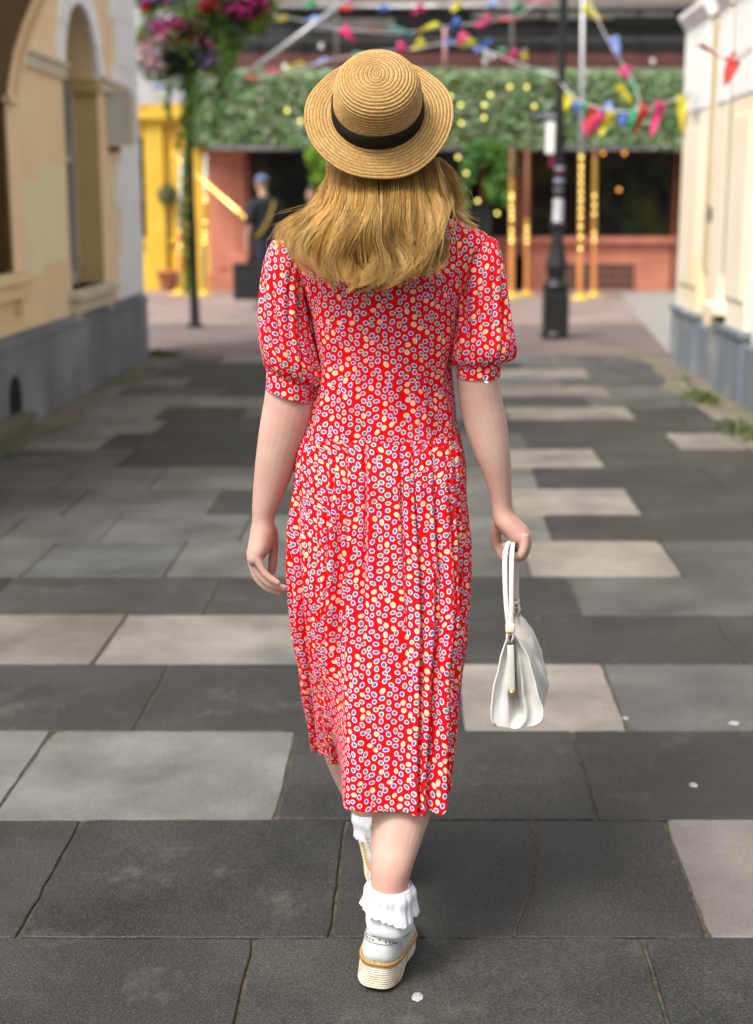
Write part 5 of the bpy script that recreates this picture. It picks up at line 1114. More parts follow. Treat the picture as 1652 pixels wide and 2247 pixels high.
for x, y in ((1062, 112), (1076, 118), (1098, 105), (1145, 110), (1132, 158), (1118, 162), (700, 95), (620, 140), (1428, 128), (1060, 128)):
    m = MB(); fbox(m, x, y, x + 9, y + 12, Y0 - .2, .03, bev=.01); part('white_fitting', m.geo(), M_whiteR, shop)
m = MB(); fbox(m, 1345, 36, 1510, 64, Y0 - .12, .068, bev=.04); sg = part('name_board', m.geo(), mat('black_board', (.008, .008, .008), rough=.5), shop)
m = MB(); fbox(m, 455, 318, 1700, 329, Y0 - .75, .14); part('gutter', m.geo(), M_steel, shop)
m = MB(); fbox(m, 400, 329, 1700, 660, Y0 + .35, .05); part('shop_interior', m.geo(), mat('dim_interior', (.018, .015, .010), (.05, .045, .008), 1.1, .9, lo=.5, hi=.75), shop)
for a, b, c, d in ((545, 330, 690, 600), (700, 330, 1000, 620), (1168, 332, 1262, 524), (1308, 332, 1474, 524)):
    m = MB(); fbox(m, a, b, c, d, Y0 + .12, .02); w_ = part('window', m.geo(), M_shopglass, shop)
    m = MB()
    for q in ((a, b, a + 5, d), (c - 5, b, c, d), (a, b, c, b + 6), (a, d - 6, c, d)): fbox(m, *q, Y=Y0 + .07, dep=.05)
    part('window_frame', m.geo(), mat('dark_red_frame', (.06, .018, .012), rough=.5), w_)
for a, c, k_ in ((462, 532, 0), (532, 546, 1), (1050, 1062, 1), (1128, 1168, 1), (1290, 1306, 1), (1474, 1484, 1)):
    m = MB(); fbox(m, a, 330, c, 640, Y0 - (.06 if k_ == 0 else .03), .4, bev=.01)
    if k_ == 0: fbox(m, a - 6, 330, c + 6, 344, Y0 - .1, .4, bev=.01); fbox(m, a - 6, 600, c + 6, 640, Y0 - .1, .4, bev=.01); fbox(m, a + 14, 360, c - 14, 590, Y0 - .085, .03, bev=.01)
    part('pilaster', m.geo(), M_salmon if k_ == 0 else M_redbr, shop)
m = MB(); fbox(m, 505, 560, 545, 640, Y0 - .12, .4, bev=.02); fbox(m, 1050, 560, 1485, 640, Y0 - .03, .45); fbox(m, 1050, 520, 1485, 534, Y0 - .10, .5, bev=.01); fbox(m, 1050, 534, 1485, 562, Y0 + .02, .4); split_part('stall_riser', m, M_salmon, shop)
m = MB(); fbox(m, 1240, 578, 1392, 636, Y0 - .05, .019); gv = part('vent_opening', m.geo(), mat('vent_dark', (.07, .04, .03), rough=.9), shop)
m = MB()
for i in range(9): fbox(m, 1242 + i * 18, 578, 1245 + i * 18, 636, Y0 - .075, .024)
for i in range(4): fbox(m, 1240, 578 + i * 18, 1392, 581 + i * 18, Y0 - .075, .024)
part('vent_grille', m.geo(), mat('grille_paint', (.36, .17, .12), rough=.6), gv)
m = MB(); fbox(m, 1006, 335, 1032, 636, Y0 - .2, .25, bev=.02); part('grey_post', m.geo(), mat('grey_green_paint', (.20, .20, .15), (.25, .25, .19), 3, .7), shop)
bn = MB(); a_ = P(1038, 452, 23.6); b_ = P(1078, 640, 23.6); bn.box((a_[0], 23.6, 0), (b_[0], 24.05, a_[2]), bev=.03); bn.box((a_[0] - .02, 23.58, a_[2]), (b_[0] + .02, 24.07, a_[2] + .06), bev=.02)
tag(part('litter_bin', bn.geo(), mat('bin_black_paint', (.010, .010, .011), rough=.5), loc=(a_[0], 23.8, 0)), 'black bin standing by the shop door, just right of the woman\'s shoulder', 'bin')

# leafy canopy
cn = thing('leafy_canopy', 'long canopy covered in artificial green foliage over the shop front', 'canopy', (2, 23.9, 1.6))
m = MB(); a = P(412, 318, 23.55); b = P(1600, 166, 23.55); m.box((a[0], 23.62, a[2]), (b[0], 24.25, b[2])); part('canopy_box', m.geo(), mat('leaf_backing', (.035, .045, .02), (.06, .05, .03), 6, .9), cn)
M_ivy = leafmat('sage_ivy_leaves', [(.20, .33, .14), (.14, .26, .08), (.32, .44, .26), (.36, .44, .30), (.09, .17, .04), (.22, .16, .08), (.26, .40, .18), (.46, .54, .42), (.18, .30, .10)], .45)
n_ = 26000; q = np.stack([rng.uniform(a[0], b[0], n_), 23.60 - rng.random(n_) ** 2 * .16, rng.uniform(a[2] - .03, b[2] + .03, n_)], 1)
q = q[(np.sin(q[:, 0] * 3.1 + np.sin(q[:, 2] * 5) * 2) + np.sin(q[:, 2] * 9 + q[:, 0] * 1.3) + rng.random(len(q)) * 2.6) > -.45]
q[:, 2] += .05 * np.sin(q[:, 0] * 2.2) * (q[:, 2] < a[2] + .2)
m = MB(); leaves(m, q, .088, rng, .62, (0, -1, .5), .75); tag(part('foliage', m.geo(), M_ivy, cn), kind='stuff')
n_ = 2500; q = np.stack([rng.uniform(a[0], b[0], n_), rng.uniform(23.6, 24.2, n_), rng.uniform(b[2], b[2] + .1, n_)], 1); m = MB(); leaves(m, q, .115, rng, .62, (0, -.4, 1), .7); tag(part('top_foliage', m.geo(), M_ivy, cn), kind='stuff')
M_green = leafmat('bright_green_leaves', [(.07, .19, .025), (.12, .27, .035), (.20, .36, .06), (.04, .11, .02), (.10, .30, .10)], .45)
def bush(name, label, cat, blobs, size, n, mt, group=None, Y=None, stems=None):
    t = thing(name, label, cat, P(blobs[0][0], blobs[0][1], blobs[0][4]), group); V = []
    for px, py, rx, ry, Yb_ in blobs:
        c = P(px, py, Yb_); sc_ = Yb_ / F; k = int(n * (rx * ry) / sum(b[2] * b[3] for b in blobs))
        g = rng.normal(size=(k, 3)); g /= np.linalg.norm(g, axis=1)[:, None]; g *= (rng.random((k, 1)) ** .45); V.append(g * (rx * sc_, min(rx, 60) * sc_ * .8, ry * sc_) + c)
    m = MB(); leaves(m, np.concatenate(V), size, rng, .6, None, 1); tag(part('foliage', m.geo(), mt, t), kind='stuff'); return t
bush('trailing_plant', 'green trailing plant hanging over the shop doorway right of the straw hat', 'plant', [(1060, 335, 40, 30, 23.4), (1105, 370, 30, 48, 23.4), (1085, 410, 24, 36, 23.4), (1030, 370, 18, 40, 23.4), (1108, 430, 16, 30, 23.4), (1020, 420, 9, 60, 23.4)], .10, 1500, M_green)
bush('trailing_plant', 'bright green plant hanging below the canopy left of the straw hat', 'plant', [(700, 345, 34, 26, 23.2), (700, 385, 22, 26, 23.2), (735, 335, 30, 20, 23.2)], .10, 700, leafmat('lime_leaves', [(.22, .40, .03), (.14, .28, .03), (.30, .48, .05)], .45))
# small lamps
M_lemon = mat('fairy_light_yellow', (.9, .8, .3), emit=(.95, .80, .16), es=1.7)
M_amber = mat('fairy_light_amber', (.9, .5, .2), emit=(1.0, .36, .05), es=1.6)
def bulb(px, py, Y, r, mt, lb, grp, cat='light'):
    c = P(px, py, Y); t = thing('fairy_light', lb, cat, c, grp)
    m = MB(); m.ball(c, r, 6); part('bulb', m.geo(), mt, t, smooth=True)
    m = MB(); m.lathe((c[0], c[1], c[2] + r * .8), [(r * .5, 0), (r * .5, r * .9), (r * .2, r * 1.2)], 8); part('cap', m.geo(), M_black, t)
for x, y, lb in ((630, 243, 'yellow lamp on the canopy left of the straw hat'), (659, 266, 'yellow lamp on the canopy touching the left edge of the hat brim'), (988, 211, 'yellow lamp on the canopy touching the right edge of the hat brim'),
        (1011, 230, 'upper of the two yellow lamps close right of the hat brim'), (1012, 270, 'lower of the two yellow lamps close right of the hat brim'), (1076, 208, 'topmost of the three yellow lamps clustered on the canopy'),
        (1119, 190, 'left of the two high yellow lamps on the canopy by the lamp post'), (1155, 191, 'right of the two high yellow lamps on the canopy by the lamp post'), (1062, 230, 'middle of the three yellow lamps clustered on the canopy'),
        (1062, 258, 'lowest of the three yellow lamps clustered on the canopy'), (1172, 233, 'yellow lamp on the canopy just above the black street sign')):
    bulb(x, y, 23.3, .026, M_lemon, lb, 'yellow lamps on the leafy canopy')
for x, y, lb in ((1005, 345, 'highest yellow lamp in the trailing plant, just below the canopy'), (1023, 380, 'second highest yellow lamp in the trailing plant'), (1048, 441, 'yellow lamp in the trailing plant above the black bin'), (1091, 468, 'lowest yellow lamp in the trailing plant, right of the bin')):
    bulb(x, y, 23.1, .026, M_lemon, lb, 'yellow lamps in the trailing plant')
for x, y, lb in ((1323, 336, 'left of the two amber lamps under the gutter'), (1370, 336, 'right of the two amber lamps under the gutter'), (1358, 416, 'amber lamp lower down in the dark shop window')): bulb(x, y, Y0 - .1, .028, M_amber, lb, 'amber lamps in the shop window')

# yellow frontage on the left
yb_ = thing('yellow_shopfront', 'bright yellow painted shop front left of the leafy canopy', 'shop', (P(390, 640, Y0)[0], Y0, 0))
m = MB(); fbox(m, 150, 250, 462, 645, Y0 + .1, 1.0); part('wall', m.geo(), M_yellow, yb_)
m = MB(); fbox(m, 140, 228, 472, 262, Y0 - .14, .5, bev=.02); fbox(m, 145, 262, 468, 272, Y0 - .05, .4, bev=.01); part('cornice', m.geo(), M_yellow, yb_)
m = MB(); fbox(m, 326, 272, 356, 640, Y0 - .02, .2, bev=.01); fbox(m, 398, 272, 412, 640, Y0 + .0, .2, bev=.01); fbox(m, 436, 272, 460, 640, Y0 - .02, .2, bev=.01); part('pilaster', m.geo(), M_yellow, yb_)
m = MB(); fbox(m, 300, 524, 462, 534, Y0 + .02, .2); fbox(m, 356, 545, 398, 625, Y0 + .07, .05, bev=.01); part('panel', m.geo(), mat('yellow_shade_panel', (.70, .42, .03), rough=.5), yb_)
m = MB(); fbox(m, 150, 300, 324, 520, Y0 + .05, .06); part('window', m.geo(), M_shopglass, yb_)
m = MB(); fbox(m, 60, -100, 440, 226, 27.5, 1.0); tag(part('far_building', m.geo(), mat('far_pale_wall', (.55, .55, .56), (.38, .39, .41), .9, .8), loc=(P(300, 640, 27)[0], 27.5, 0)), 'pale building behind the yellow shop front', 'building')
# potted topiary
tp = thing('potted_topiary', 'clipped ball tree in a terracotta pot in front of the yellow shop front', 'plant', (*G(368, 637)[:2], 0)); g = G(368, 637); Yt = g[1]; sc_ = Yt / F
m = MB(); m.lathe((g[0], g[1], 0), [(.11, 0), (.125, .02), (.165, .28), (.185, .285), (.188, .34), (.17, .345), (.165, .31), (.02, .30)], 20); part('pot', m.geo(), mat('terracotta', (.50, .19, .095), (.42, .15, .07), 6, .8, .2, 60), tp, smooth=True)
m = MB(); m.tube([(g[0], g[1], .3), (g[0] + .01, g[1], .8), (P(365, 455, Yt)[0], g[1], P(365, 455, Yt)[2])], .018, 8); part('stem', m.geo(), mat('bark', (.12, .08, .045), rough=.9), tp)
c = P(365, 425, Yt); q = rng.normal(size=(900, 3)); q /= np.linalg.norm(q, axis=1)[:, None]; q = q * (.17 * rng.random((900, 1)) ** .3) * (1, 1, 1.1) + c; m = MB(); leaves(m, q, .05, rng, .5); tag(part('crown', m.geo(), leafmat('olive_leaves', [(.13, .17, .08), (.20, .25, .13), (.08, .11, .05), (.28, .32, .2)]), tp), kind='stuff')
g = G(392, 632); m = MB(); m.lathe((g[0], g[1], 0), [(.07, 0), (.08, .02), (.11, .19), (.125, .195), (.125, .24), (.11, .24), (.1, .21), (.02, .2)], 18)
tag(part('flower_pot', m.geo(), bpy.data.materials['terracotta'], loc=(g[0], g[1], 0), smooth=True), 'small empty terracotta pot beside the potted topiary', 'pot')

# ------------------------------------------------------------------ scaffold
M_gold2 = mat('gold_foil_tape', (.85, .55, .10), (.75, .42, .12), 18, .28, .5, 30, metal=.9)
M_copper = mat('orange_foil_tape', (.80, .34, .12), (.70, .27, .09), 12, .4, .4, 30, metal=.35)
M_baseplate = mat('yellow_base_plate', (.85, .58, .06), rough=.6)
M_glint = mat('pole_light', (1, .9, .5), emit=(1.0, .72, .2), es=3.5)
sf = thing('scaffold', 'galvanised scaffold with foil wrapped poles standing in front of the shop', 'scaffold', (P(1272, 655, 22.6)[0], 22.8, 0))
def pole(xt, xb, yb, Y, ytop=-160, lit=None, wrap=None, r=.030, mt=None, ybot=640):
    g = G(xb, yb) if yb is not None else None
    Yp = g[1] if g is not None else Y
    bot = np.array((g[0], g[1], 0.0)) if g is not None else P(xb, ybot, Y)
    top = P(xt, ytop, Yp); m = MB(); m.tube([bot, top], r, 12); o = part('pole', m.geo(), mt or M_steel, sf, smooth=True)
    if g is not None:
        m = MB(); m.lathe((g[0], g[1], 0), [(.16, 0), (.16, .018), (.06, .024), (.05, .08)], 20); part('base_plate', m.geo(), M_baseplate, o)
    if wrap:
        for (y0, y1, mm) in wrap:
            f = lambda y: P(xb + (xt - xb) * (yb - y) / (yb - ytop), y, Yp); a, b = f(y0), f(y1); n = 26; m = MB(); m.tube([a + (b - a) * i / n for i in range(n + 1)], [(r + .006 + .005 * (i % 2)) for i in range(n + 1)], 12); part('foil_wrap', m.geo(), mm, o)
    if lit:
        for y in lit:
            c = P(xb + (xt - xb) * (yb - y) / (yb - ytop), y, Yp - .05); m = MB(); m.ball(c, .017, 5); part('light', m.geo(), M_glint, o)
    return o
pole(1281, 1272, 656, None, lit=[345, 366, 384, 402, 421, 438, 458, 476, 497, 520, 545], wrap=[(335, 555, M_gold2), (555, 650, M_copper)], r=.034)
M_dpole = mat('rusty_pole', (.22, .09, .05), (.16, .07, .04), 12, .6, metal=.3)
pole(1305, 1303, 650, None, ytop=325, mt=M_dpole, lit=[430, 450, 470, 512, 527], wrap=[(350, 530, M_gold2), (530, 645, M_copper)])
pole(1123, 1122, 652, None, ytop=325, mt=M_dpole, lit=[428, 436, 455, 468, 480, 506, 520, 530], wrap=[(395, 540, M_gold2), (540, 645, M_copper)], r=.034)
pole(1157, 1155, 648, None, ytop=325, mt=M_dpole, lit=[500, 515, 530], wrap=[(480, 545, M_gold2), (545, 640, M_copper)])
pole(739, 738, None, 23.7, ybot=166)
pole(1124, 1123, None, 23.7, ybot=166)
pole(976, 976, None, 23.7, ytop=62, ybot=166, mt=mat('pinkish_pole', (.50, .28, .26), rough=.5, metal=.2))
pole(452, 447, 648, None, ytop=340, lit=[432, 441, 487, 510, 522, 532], wrap=[(420, 540, M_gold2)])
pole(398, 392, 645, None, ytop=335, lit=[505, 540, 556], wrap=[(500, 600, M_copper)])
m = MB(); m.tube([P(538, 165, 22.4), P(800, -28, 22.4)], .042, 12); part('diagonal_pole', m.geo(), M_steel, sf, smooth=True)
m = MB(); m.tube([P(600, 14, 23.6), P(1640, 14, 23.6)], .034, 12); part('ledger_pole', m.geo(), M_steel, sf, smooth=True)
m = MB(); m.box((P(600, 0, 23.8)[0], 23.9, P(600, -1, 23.9)[2]), (P(1640, 0, 23.9)[0], 24.13, P(600, -6, 23.9)[2])); part('scaffold_board', m.geo(), mat('scaffold_board_wood', (.42, .34, .22), (.5, .42, .3), 5, .8), sf)
m = MB()
for x, y in ((738, 14), (1124, 14), (1281, 14)): m.box(tuple(P(x, y, 22.42) - (.05, .05, .05)), tuple(P(x, y, 22.42) + (.05, .05, .05)), bev=.012)
split_part('coupler', m, M_steel, sf)
dg = MB(); A_, B_ = P(378, 338, 22.3), P(545, 484, 22.0); n = 40; dg.tube([A_ + (B_ - A_) * i / n for i in range(n + 1)], [(.034 + .007 * (i % 2)) for i in range(n + 1)], 12); rl = part('foil_rail', dg.geo(), M_gold2, sf)
for t in (.10, .13, .16, .36, .42, .47, .52, .57, .62, .66, .70, .73, .76, .79, .82, .86, .95): c = A_ + (B_ - A_) * t + (0, -.05, .01); m = MB(); m.ball(c, .021 if .4 < t < .9 else .014, 5); part('light', m.geo(), M_glint, rl)

# ------------------------------------------------------------------ lamp post on the right, flower post on the left
g = G(1217, 742); lp = thing('lamp_post', 'black cast iron lamp post with ornate base and stickers', 'lamp post', (g[0], g[1], 0)); s_ = g[1] / F
zt_ = lambda py: P(1217, py, g[1])[2]
pr_ = [(.155, 0), (.155, .05), (.135, .08), (.125, .10), (.125, zt_(640)), (.15, zt_(635)), (.155, zt_(626)), (.125, zt_(618)), (.095, zt_(612)), (.115, zt_(596)), (.125, zt_(582)), (.105, zt_(566)), (.085, zt_(548)), (.065, zt_(520)), (.055, zt_(505)), (.085, zt_(500)), (.085, zt_(492)), (.05, zt_(486)), (.044, 2.6), (.042, 5.2), (.06, 5.2), (.06, 5.3)]
m = MB(); m.lathe((g[0], g[1], 0), pr_, 24); part('post', m.geo(), M_black, lp, smooth=False)
m = MB(); m.box((g[0] - .135, g[1] - .135, .07), (g[0] + .135, g[1] + .135, zt_(640)), bev=.02); part('base_box', m.geo(), M_black, lp)
M_stk = mat('sticker_paper', (.62, .62, .64), (.35, .36, .40), 22, .7, lo=.5, hi=.6); M_stk2 = mat('sticker_paper_blue', (.30, .34, .50), (.55, .56, .60), 18, .7); M_stk3 = mat('sticker_maroon', (.16, .01, .04), rough=.6)
for y0, y1, mm in ((505 - 5, 436, M_stk), (412, 393, M_stk2), (384, 366, M_stk2), (389, 383, M_stk3), (430, 414, mat('sticker_grey', (.25, .27, .30), rough=.7))):
    m = MB(); zA, zB = zt_(y0 - 12), zt_(y1); V = [(g[0] + .056 * math.sin(a) * 1.0, g[1] - .056 * math.cos(a), z) for z in (zA, zB) for a in np.linspace(-1.35, 1.35, 14)]
    m.add(V, [(i, i + 1, 15 + i, 14 + i) for i in range(13)]); part('sticker', m.geo(), mm, lp)
m = MB(); a = P(1166, 268, g[1] - .0); b = P(1222, 243, g[1]); m.box((a[0], g[1] - .02, a[2]), (b[0], g[1] + .02, b[2]), bev=.006); nm = part('street_sign', m.geo(), mat('street_sign_black', (.012, .012, .018), rough=.5), lp)
m = MB(); r_s = random.Random(9)
for i in range(9):
    if i == 2: continue
    x = a[0] + .03 + i * .026; m.box((x, g[1] - .024, a[2] + .045), (x + .015, g[1] - .0205, a[2] + .085))
split_part('lettering', m, mat('sign_lettering', (.45, .45, .5), rough=.6), nm)
a = P(1196, 338, g[1] - .03); b = P(1216, 268, g[1]); m = MB(); m.box((a[0], g[1] - .08, a[2]), (b[0], g[1] - .05, b[2]), bev=.008); part('notice', m.geo(), M_whiteR, lp)
m = MB(); x, y = P(1207, 358, g[1])[0], g[1] - .05; m.box((x - .02, y - .02, P(0, 366, g[1])[2]), (x + .035, y, P(0, 340, g[1])[2])); part('sticker', m.geo(), M_stk3, lp)

g2 = G(428, 718); top = P(402, -60, g2[1]); fp = thing('flower_post', 'slim black post carrying hanging baskets of flowers on the left', 'post', (g2[0], g2[1], 0))
m = MB(); k = 14; pts = [np.array((g2[0], g2[1], 0)) + (top - np.array((g2[0], g2[1], 0))) * i / k for i in range(k + 1)]; m.tube(pts, [.052] * 5 + [.042] * 3 + [.034] * 7, 12); part('pole', m.geo(), M_black, fp, smooth=True)
m = MB(); m.lathe((g2[0], g2[1], 0), [(.10, 0), (.10, .03), (.06, .06), (.055, .3)], 16); part('base', m.geo(), M_black, fp)
m = MB(); q1 = P(404, 40, g2[1]); m.tube([q1, q1 + (.4, 0, .1), q1 + (.75, -.05, .25)], .014, 8); m.tube([q1 + (0, 0, .4), q1 + (-.3, 0, .5), q1 + (-.5, 0, .45)], .014, 8); part('bracket', m.geo(), M_black, fp)
M_leafd = leafmat('basket_leaves', [(.035, .085, .012), (.06, .14, .02), (.10, .20, .03), (.02, .05, .01), (.16, .28, .03)])
M_fl = {'m': leafmat('magenta_petals', [(.42, .012, .16), (.32, .008, .11), (.52, .06, .26)], .6, .35), 'r': leafmat('red_petals', [(.34, .008, .012), (.28, .008, .02)], .6, .3), 'p': leafmat('purple_petals', [(.22, .12, .35), (.32, .25, .48)], .6, .3),
        'k': leafmat('pale_pink_petals', [(.60, .36, .38), (.70, .52, .52), (.55, .25, .32)], .6, .3), 'w': leafmat('white_lilac_petals', [(.55, .52, .62), (.7, .68, .72)], .6, .3)}
def basket(label, Yb_, bowl, blobs, flowers, trails, lime=None):
    sc_ = Yb_ / F; c = P(bowl[0], bowl[1], Yb_); t = thing('hanging_basket', label, 'hanging basket', c, 'hanging flower baskets on the black post')
    m = MB(); R = bowl[2] * sc_; m.lathe(c, [(R * .15, -R * .8), (R * .6, -R * .62), (R * .9, -R * .25), (R, 0), (R * .96, .01), (R * .5, -R * .1)], 20); part('bowl', m.geo(), M_void, t, smooth=True)
    V = []
    for px, py, rx, ry, n in blobs:
        g = rng.normal(size=(n, 3)); g /= np.linalg.norm(g, axis=1)[:, None]; V.append(g * rng.random((n, 1)) ** .4 * (rx * sc_, rx * sc_ * .8, ry * sc_) + P(px, py, Yb_))
    for x, y0, y1, n, w_ in trails:
        f = rng.random(n) ** .8; V.append(np.array([P(x + 6 * math.sin(q * 5 + x), y0 + (y1 - y0) * q, Yb_ - .1) for q in f]) + rng.normal(size=(n, 3)) * w_ * sc_ * (1 - .5 * f[:, None]))
    m = MB(); leaves(m, np.concatenate(V), .055, rng, .6); tag(part('leaves', m.geo(), M_leafd, t), kind='stuff')
    for kk, lst in flowers.items():
        V = []
        for px, py, rx, ry, n in lst:
            g = rng.normal(size=(n, 3)); g /= np.linalg.norm(g, axis=1)[:, None]; g *= rng.random((n, 1)) ** .33; g[:, 1] = -abs(g[:, 1]); V.append(g * (rx * sc_, 55 * sc_, ry * sc_) + P(px, py, Yb_) + (0, -.12, 0))
        m = MB(); leaves(m, np.concatenate(V), .06, rng, .95); tag(part('flowers', m.geo(), M_fl[kk], t), kind='stuff')
    return t
basket('lower hanging basket of magenta, pink and purple flowers left of the straw hat', g2[1], (393, 110, 62),
       [(390, 95, 95, 66, 2100), (335, 115, 48, 60, 900), (475, 110, 52, 60, 1000), (400, 165, 60, 34, 500), (400, 40, 90, 30, 700)],
       {'m': [(400, 56, 66, 12, 260), (365, 76, 36, 14, 50), (478, 100, 26, 16, 20)], 'r': [(436, 80, 34, 24, 60), (400, 98, 26, 16, 36), (330, 96, 20, 20, 14)], 'k': [(360, 98, 28, 30, 90), (332, 122, 30, 30, 90), (350, 145, 26, 20, 36)], 'p': [(478, 84, 36, 38, 60), (462, 130, 32, 28, 36), (345, 60, 24, 18, 20)], 'w': [(488, 74, 28, 26, 30), (370, 42, 44, 10, 30), (345, 130, 34, 34, 26)]},
       [(410, 150, 640, 900, 7), (478, 140, 300, 260, 6), (372, 150, 260, 160, 6), (420, 150, 330, 300, 8), (395, 160, 330, 120, 5)])
basket('upper hanging basket of pink flowers and lime leaves, nearer the straw hat', g2[1] - .35, (530, 0, 60),
       [(520, -10, 100, 54, 1800), (500, 60, 46, 64, 900), (450, 24, 60, 44, 700), (560, 40, 40, 34, 400)],
       {'m': [(540, 22, 60, 24, 150), (560, 0, 40, 20, 60)], 'r': [(470, 12, 22, 16, 60), (455, 22, 20, 12, 30)]}, [(500, 60, 190, 260, 12)])
basket('topmost basket of violet and crimson flowers at the left edge of the post', g2[1] + .25, (345, -20, 55),
       [(350, -20, 70, 50, 700), (345, 30, 40, 40, 300)], {'p': [(360, 2, 48, 12, 110)], 'r': [(330, 22, 16, 14, 60), (372, 20, 10, 8, 20)], 'w': [(375, 32, 14, 12, 30)]}, [(330, 60, 110, 60, 8)])
t = bush('lime_foliage', 'bright lime green foliage spilling from the upper basket', 'plant', [(582, 18, 30, 26, g2[1] - .4), (560, 50, 22, 26, g2[1] - .4), (505, 118, 14, 34, g2[1] - .4)], .05, 900, leafmat('lime_foliage_leaves', [(.26, .46, .03), (.18, .34, .02), (.36, .55, .06)]))

# ------------------------------------------------------------------ bunting
COL = {'p': (.78, .06, .25), 'y': (.72, .66, .03), 'b': (.09, .22, .62), 'g': (.06, .42, .20), 'r': (.68, .05, .04), 'l': (.30, .40, .75), 't': (.16, .50, .46)}
def flagmat(k):
    m, t, b = nodes('flag_' + {'p': 'pink', 'y': 'yellow', 'b': 'blue', 'g': 'green', 'r': 'red', 'l': 'pale_blue', 't': 'teal'}[k]); b.inputs['Base Color'].default_value = (*COL[k], 1); b.inputs['Roughness'].default_value = .6
    tr = t.nodes.new('ShaderNodeBsdfTranslucent'); tr.inputs[0].default_value = (*COL[k], 1); mx = t.nodes.new('ShaderNodeMixShader'); mx.inputs[0].default_value = .4
    t.links.new(b.outputs[0], mx.inputs[1]); t.links.new(tr.outputs[0], mx.inputs[2]); t.links.new(mx.outputs[0], t.nodes['Material Output'].inputs[0]); return m
FM = {k: flagmat(k) for k in COL}; M_cord = mat('pale_cord', (.6, .6, .6), rough=.8)
def bunting(label, cord, flags):
    # cord = [(px, py, Y)], flags = [(px, py attach, dx, dy tip offset, width, colour)]
    C_ = catmull([P(*q) for q in cord], 60); pxs = np.interp(np.linspace(0, 1, 60), np.linspace(0, 1, len(cord)), [c[0] for c in cord]); Ys = C_[:, 1]
    t = thing('bunting', label, 'bunting', C_[0], 'strings of coloured bunting'); m = MB(); m.tube(C_, .0075, 6); part('cord', m.geo(), M_cord, t)
    for i, (x, y, dx, dy, w_, k_) in enumerate(flags):
        Yf = float(np.interp(x, *( (pxs, Ys) if pxs[-1] > pxs[0] else (pxs[::-1], Ys[::-1])))) - .01
        n = 9; V = []; L_ = math.hypot(dx, dy); nx, ny = (dy / L_, -dx / L_)
        if abs(nx) < .5: nx, ny = .75, -.35 if dx > 0 else .35
        for s in range(n):
            f = s / (n - 1); wd = w_ * (1 - .82 * f) * .5; cx_ = x + dx * f; cy_ = y + dy * f + 3 * math.sin(f * 3 + i)
            for g_ in (-1, -.33, .33, 1):
                p = P(cx_ + nx * wd * g_, cy_ + ny * wd * g_, Yf); p[1] += .05 * math.sin(f * 4 + i * 1.7 + g_ * 1.2) * (f + .15); V.append(p)
        Fc = [(s * 4 + j, s * 4 + j + 1, s * 4 + 5 + j, s * 4 + 4 + j) for s in range(n - 1) for j in range(3)]
        o = part('flag', (V, Fc), FM[k_], t, smooth=True); q = o.modifiers.new('thickness', 'SOLIDIFY'); q.thickness = .002
bunting('string of bright flags sagging from the lamp post to the right building', [(1222, 168, 15.9), (1262, 216, 15.2), (1330, 240, 14.6), (1400, 244, 14.2), (1470, 222, 13.6), (1530, 200, 12.9), (1560, 182, 12.4), (1612, 150, 11.9)],
        [(1232, 190, -4, 42, 22, 'p'), (1250, 204, -10, 46, 26, 'y'), (1268, 222, -6, 40, 22, 'b'), (1288, 226, 0, 50, 28, 'g'), (1304, 236, -14, 50, 23, 'r'), (1290, 268, -4, 34, 28, 'p'), (1322, 246, -26, 50, 23, 'p'), (1345, 244, -30, 56, 26, 'y'), (1366, 244, -2, 34, 32, 'b'), (1394, 240, -16, 62, 23, 'g'), (1418, 234, -26, 60, 26, 'r'), (1452, 226, -24, 70, 28, 'p'), (1497, 212, -2, 82, 23, 'y'), (1538, 198, -14, 70, 17, 'b'), (1552, 186, 26, -20, 13, 'g'), (1524, 204, -30, 4, 13, 'g'), (1326, 234, 20, 16, 36, 'l')])
bunting('steep string of flags running down from the top edge right of the lamp post', [(1272, -30, 18.5), (1300, 20, 18.4), (1340, 100, 18.3), (1378, 160, 18.2), (1402, 215, 18.1), (1392, 240, 18.0)],
        [(1284, 10, 34, 34, 30, 'y'), (1345, 78, 14, 56, 26, 'l'), (1368, 145, 12, 38, 34, 'p'), (1384, 178, 18, 28, 26, 'g'), (1356, 190, 30, 38, 22, 'y')])
bunting('string of flags rising over the hat and dipping to the lamp post', [(455, 178, 19), (560, 172, 19.2), (690, 140, 19.4), (800, 118, 19.6), (900, 108, 19.6), (985, 94, 19.5), (1060, 108, 19), (1140, 140, 18), (1222, 168, 16)],
        [(505, 168, 40, 4, 24, 'g'), (560, 166, -30, 6, 22, 'r'), (612, 154, -34, 6, 34, 'p'), (668, 138, -44, 16, 24, 'y'), (722, 130, -38, 14, 24, 'l'), (795, 118, -4, 26, 44, 'g'), (885, 98, -12, 16, 30, 'p'), (930, 88, -26, 22, 28, 'y'), (985, 84, -4, 20, 24, 'b'), (1022, 72, -18, 32, 24, 'p'), (1040, 90, -28, 14, 28, 'y'), (1078, 92, -40, 22, 22, 'b'), (1092, 108, 34, 10, 16, 'g'), (1128, 118, -24, 10, 20, 'r'), (1136, 112, -30, 20, 22, 'p'), (1150, 126, 6, -18, 16, 'y'), (1215, 158, -60, -8, 16, 't')])
